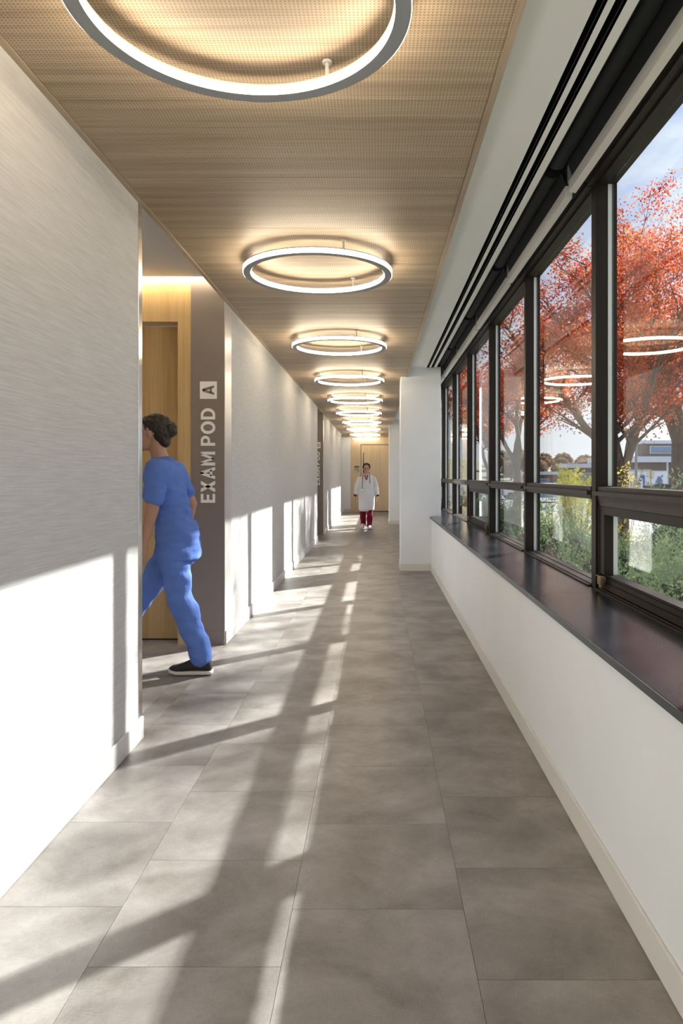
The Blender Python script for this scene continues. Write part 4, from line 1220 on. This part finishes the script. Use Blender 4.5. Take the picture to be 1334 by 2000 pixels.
melt(b, 'scrub_top', 'scrubs', p1, 0.0075, 4, (0.017, (6, 6, 13)))
b = MB()
F1.stack(b, [(-0.02, 0.74, 0.11, 0.165), (-0.02, 0.82, 0.125, 0.172), (-0.015, 0.92, 0.12, 0.168)])
F1.limb(b, [(-0.015, 0.085, 0.84), (-0.07, 0.09, 0.52), (-0.185, 0.09, 0.22), (-0.215, 0.09, 0.125)], [0.112, 0.088, 0.080, 0.078])
F1.limb(b, [(-0.01, -0.085, 0.84), (0.24, -0.09, 0.52), (0.41, -0.09, 0.24), (0.465, -0.09, 0.16)], [0.112, 0.088, 0.080, 0.078])
melt(b, 'trousers', 'scrubs', p1, 0.0075, 4, (0.014, (8, 8, 10)))
F1.shoe(p1, (-0.285, 0.09, 0.004), (0.0, 0.09, 0.004), 0.098, 'shoe_dark', 'sole')
F1.shoe(p1, (0.40, -0.09, 0.004), (0.67, -0.09, 0.045), 0.098, 'shoe_dark', 'sole')

# --- person in a white coat walking towards the camera
F2 = Fig((-0.262, 17.75, 0.0), (0, -1, 0))
b = MB()
F2.stack(b, [(0, 0.74, 0.10, 0.15), (0, 0.86, 0.115, 0.165), (0, 0.98, 0.10, 0.14), (0.01, 1.16, 0.115, 0.155), (0.0, 1.29, 0.09, 0.16), (0.0, 1.36, 0.055, 0.075)])
F2.limb(b, [(0, 0, 1.33), (0.01, 0, 1.42), (0.02, 0, 1.49)], [0.058, 0.052, 0.052])
F2.head(b, 0.03, 1.525, 0.97)
for q in (1, -1):
    F2.limb(b, [(0, q * 0.13, 1.30), (-0.005, q * 0.175, 1.275), (-0.03 * q, q * 0.245, 1.05), (0.04 * q + 0.02, q * 0.272, 0.83)], [0.05, 0.054, 0.040, 0.027])
    F2.hand(b, (0.04 * q + 0.02, q * 0.275, 0.825), (0.15, 0, -1), (0.1, -q, 0), -q, 0.95)
F2.limb(b, [(0, 0.08, 0.82), (0.06, 0.085, 0.46), (0.13, 0.08, 0.11), (0.15, 0.08, 0.06), (0.25, 0.085, 0.045)], [0.085, 0.056, 0.04, 0.036, 0.024])
F2.limb(b, [(0, -0.08, 0.82), (0.03, -0.085, 0.46), (-0.13, -0.08, 0.12), (-0.11, -0.08, 0.07), (-0.02, -0.085, 0.05)], [0.085, 0.056, 0.04, 0.036, 0.024])
p2 = melt(b, 'person', 'skin_b', None, 0.006, 3)
tag(p2, 'person in a white lab coat and maroon trousers walking towards the camera', 'person')
F2.face_parts(p2, 0.03, 1.525, 0.97)
b = MB()
F2.ell(b, (0.005, 0, 1.585), (0.104, 0.092, 0.072)); F2.ell(b, (-0.035, 0, 1.535), (0.072, 0.088, 0.085)); F2.ell(b, (0.058, 0, 1.618), (0.042, 0.062, 0.024))
for q in (-1, 1): F2.ell(b, (0.0, q * 0.078, 1.555), (0.055, 0.018, 0.055))
melt(b, 'hair', 'hair', p2, 0.006, 2, (0.014, (45, 45, 45)))
b = MB()
F2.stack(b, [(0.0, 0.44, 0.135, 0.16), (0.0, 0.49, 0.168, 0.195), (0.0, 0.62, 0.162, 0.205), (0.0, 0.80, 0.158, 0.208), (0.0, 0.98, 0.142, 0.190), (0.01, 1.16, 0.145, 0.180), (0.0, 1.27, 0.118, 0.172), (-0.005, 1.345, 0.085, 0.115), (-0.01, 1.385, 0.066, 0.085)])
for q in (1, -1):
    F2.limb(b, [(0, q * 0.11, 1.275), (-0.005, q * 0.175, 1.262), (-0.03 * q, q * 0.245, 1.05), (0.03 * q + 0.02, q * 0.268, 0.885)], [0.066, 0.064, 0.058, 0.052])
coat = melt(b, 'lab_coat', 'coat', p2, 0.008, 4, (0.010, (9, 9, 3)))
m = MB(); m.prism([(0, 1.17), (0.055, 1.36), (-0.055, 1.36)], lambda u, w, d: tuple(F2.W((d, u, w))), 0.04, 0.150 - 0.012)
m.build('scrub_collar', 'maroon', p2)
m = MB(); m.prism([(0, 1.235), (0.035, 1.37), (-0.035, 1.37)], lambda u, w, d: tuple(F2.W((d, u, w))), 0.03, 0.142)
m.build('neck_opening', 'skin_b', p2)
for q in (1, -1):
    m = MB(); m.prism([(0.0, 1.14), (q * 0.075, 1.31), (q * 0.055, 1.385), (q * 0.030, 1.37), (q * 0.040, 1.29)], lambda u, w, d: tuple(F2.W((d - abs(w - 1.15) * 0.22, u, w))), 0.13, 0.164)
    m.build('lapel', 'coat', coat)
    m = MB(); m.prism([(q * 0.055, 0.68), (q * 0.17, 0.68), (q * 0.17, 0.85), (q * 0.055, 0.85)], lambda u, w, d: tuple(F2.W((d - 2.6 * max(0, abs(u) - 0.08) ** 2 * 3, u, w))), 0.15, 0.170)
    m.build('pocket', 'coat', coat)
    m = MB(); F2.limb(m, [(0.03 * q + 0.02, q * 0.278, 0.875), (0.035 * q + 0.02, q * 0.277, 0.845)], [0.044, 0.042]); m.build('cuff', 'maroon', p2, smooth=True)
b = MB()
F2.stack(b, [(0.0, 0.72, 0.10, 0.15), (0.0, 0.80, 0.11, 0.16), (0, 0.90, 0.105, 0.155)])
F2.limb(b, [(0, 0.08, 0.78), (0.06, 0.085, 0.46), (0.12, 0.08, 0.15), (0.13, 0.08, 0.10)], [0.10, 0.080, 0.070, 0.070])
F2.limb(b, [(0, -0.08, 0.78), (0.03, -0.085, 0.46), (-0.11, -0.08, 0.17), (-0.125, -0.08, 0.13)], [0.10, 0.080, 0.070, 0.070])
melt(b, 'trousers', 'maroon', p2, 0.008, 3, (0.008, (8, 8, 6)))
F2.shoe(p2, (0.07, 0.08, 0.004), (0.33, 0.09, 0.004), 0.098, 'shoe_white', 'shoe_white')
F2.shoe(p2, (-0.19, -0.08, 0.045), (0.06, -0.09, 0.006), 0.098, 'shoe_white', 'shoe_white')
m = MB()
path = [(0.175, -0.105, 0.98), (0.170, -0.10, 1.10), (0.150, -0.095, 1.24), (0.075, -0.085, 1.375), (-0.02, -0.070, 1.425), (-0.062, 0, 1.435), (-0.02, 0.070, 1.425), (0.075, 0.082, 1.375), (0.140, 0.088, 1.27), (0.165, 0.092, 1.15)]
F2.limb(m, path, [0.0085] * len(path), 8)
st = m.build('stethoscope', 'steth', p2, smooth=True)
m = MB(); F2.limb(m, [(0.175, -0.105, 0.985), (0.178, -0.105, 0.955)], [0.02, 0.02], 12); m.build('chest_piece', 'chrome', st, smooth=True)
gl = MB()
for q in (1, -1):
    pts = [(0.03 + 0.102 * 0.97 - 0.004, q * 0.033 + 0.024 * math.cos(t), 1.512 + 0.018 * math.sin(t)) for t in [2 * math.pi * k / 14 for k in range(15)]]
    gl.tube([F2.W(p) for p in pts], 0.0028, 6)
    gl.tube([F2.W((0.125, q * 0.056, 1.516)), F2.W((0.03, q * 0.082, 1.516))], 0.0026, 6)
gl.tube([F2.W((0.128, -0.010, 1.514)), F2.W((0.128, 0.010, 1.514))], 0.0028, 6)
gl.build('glasses', 'eye_dark', p2)
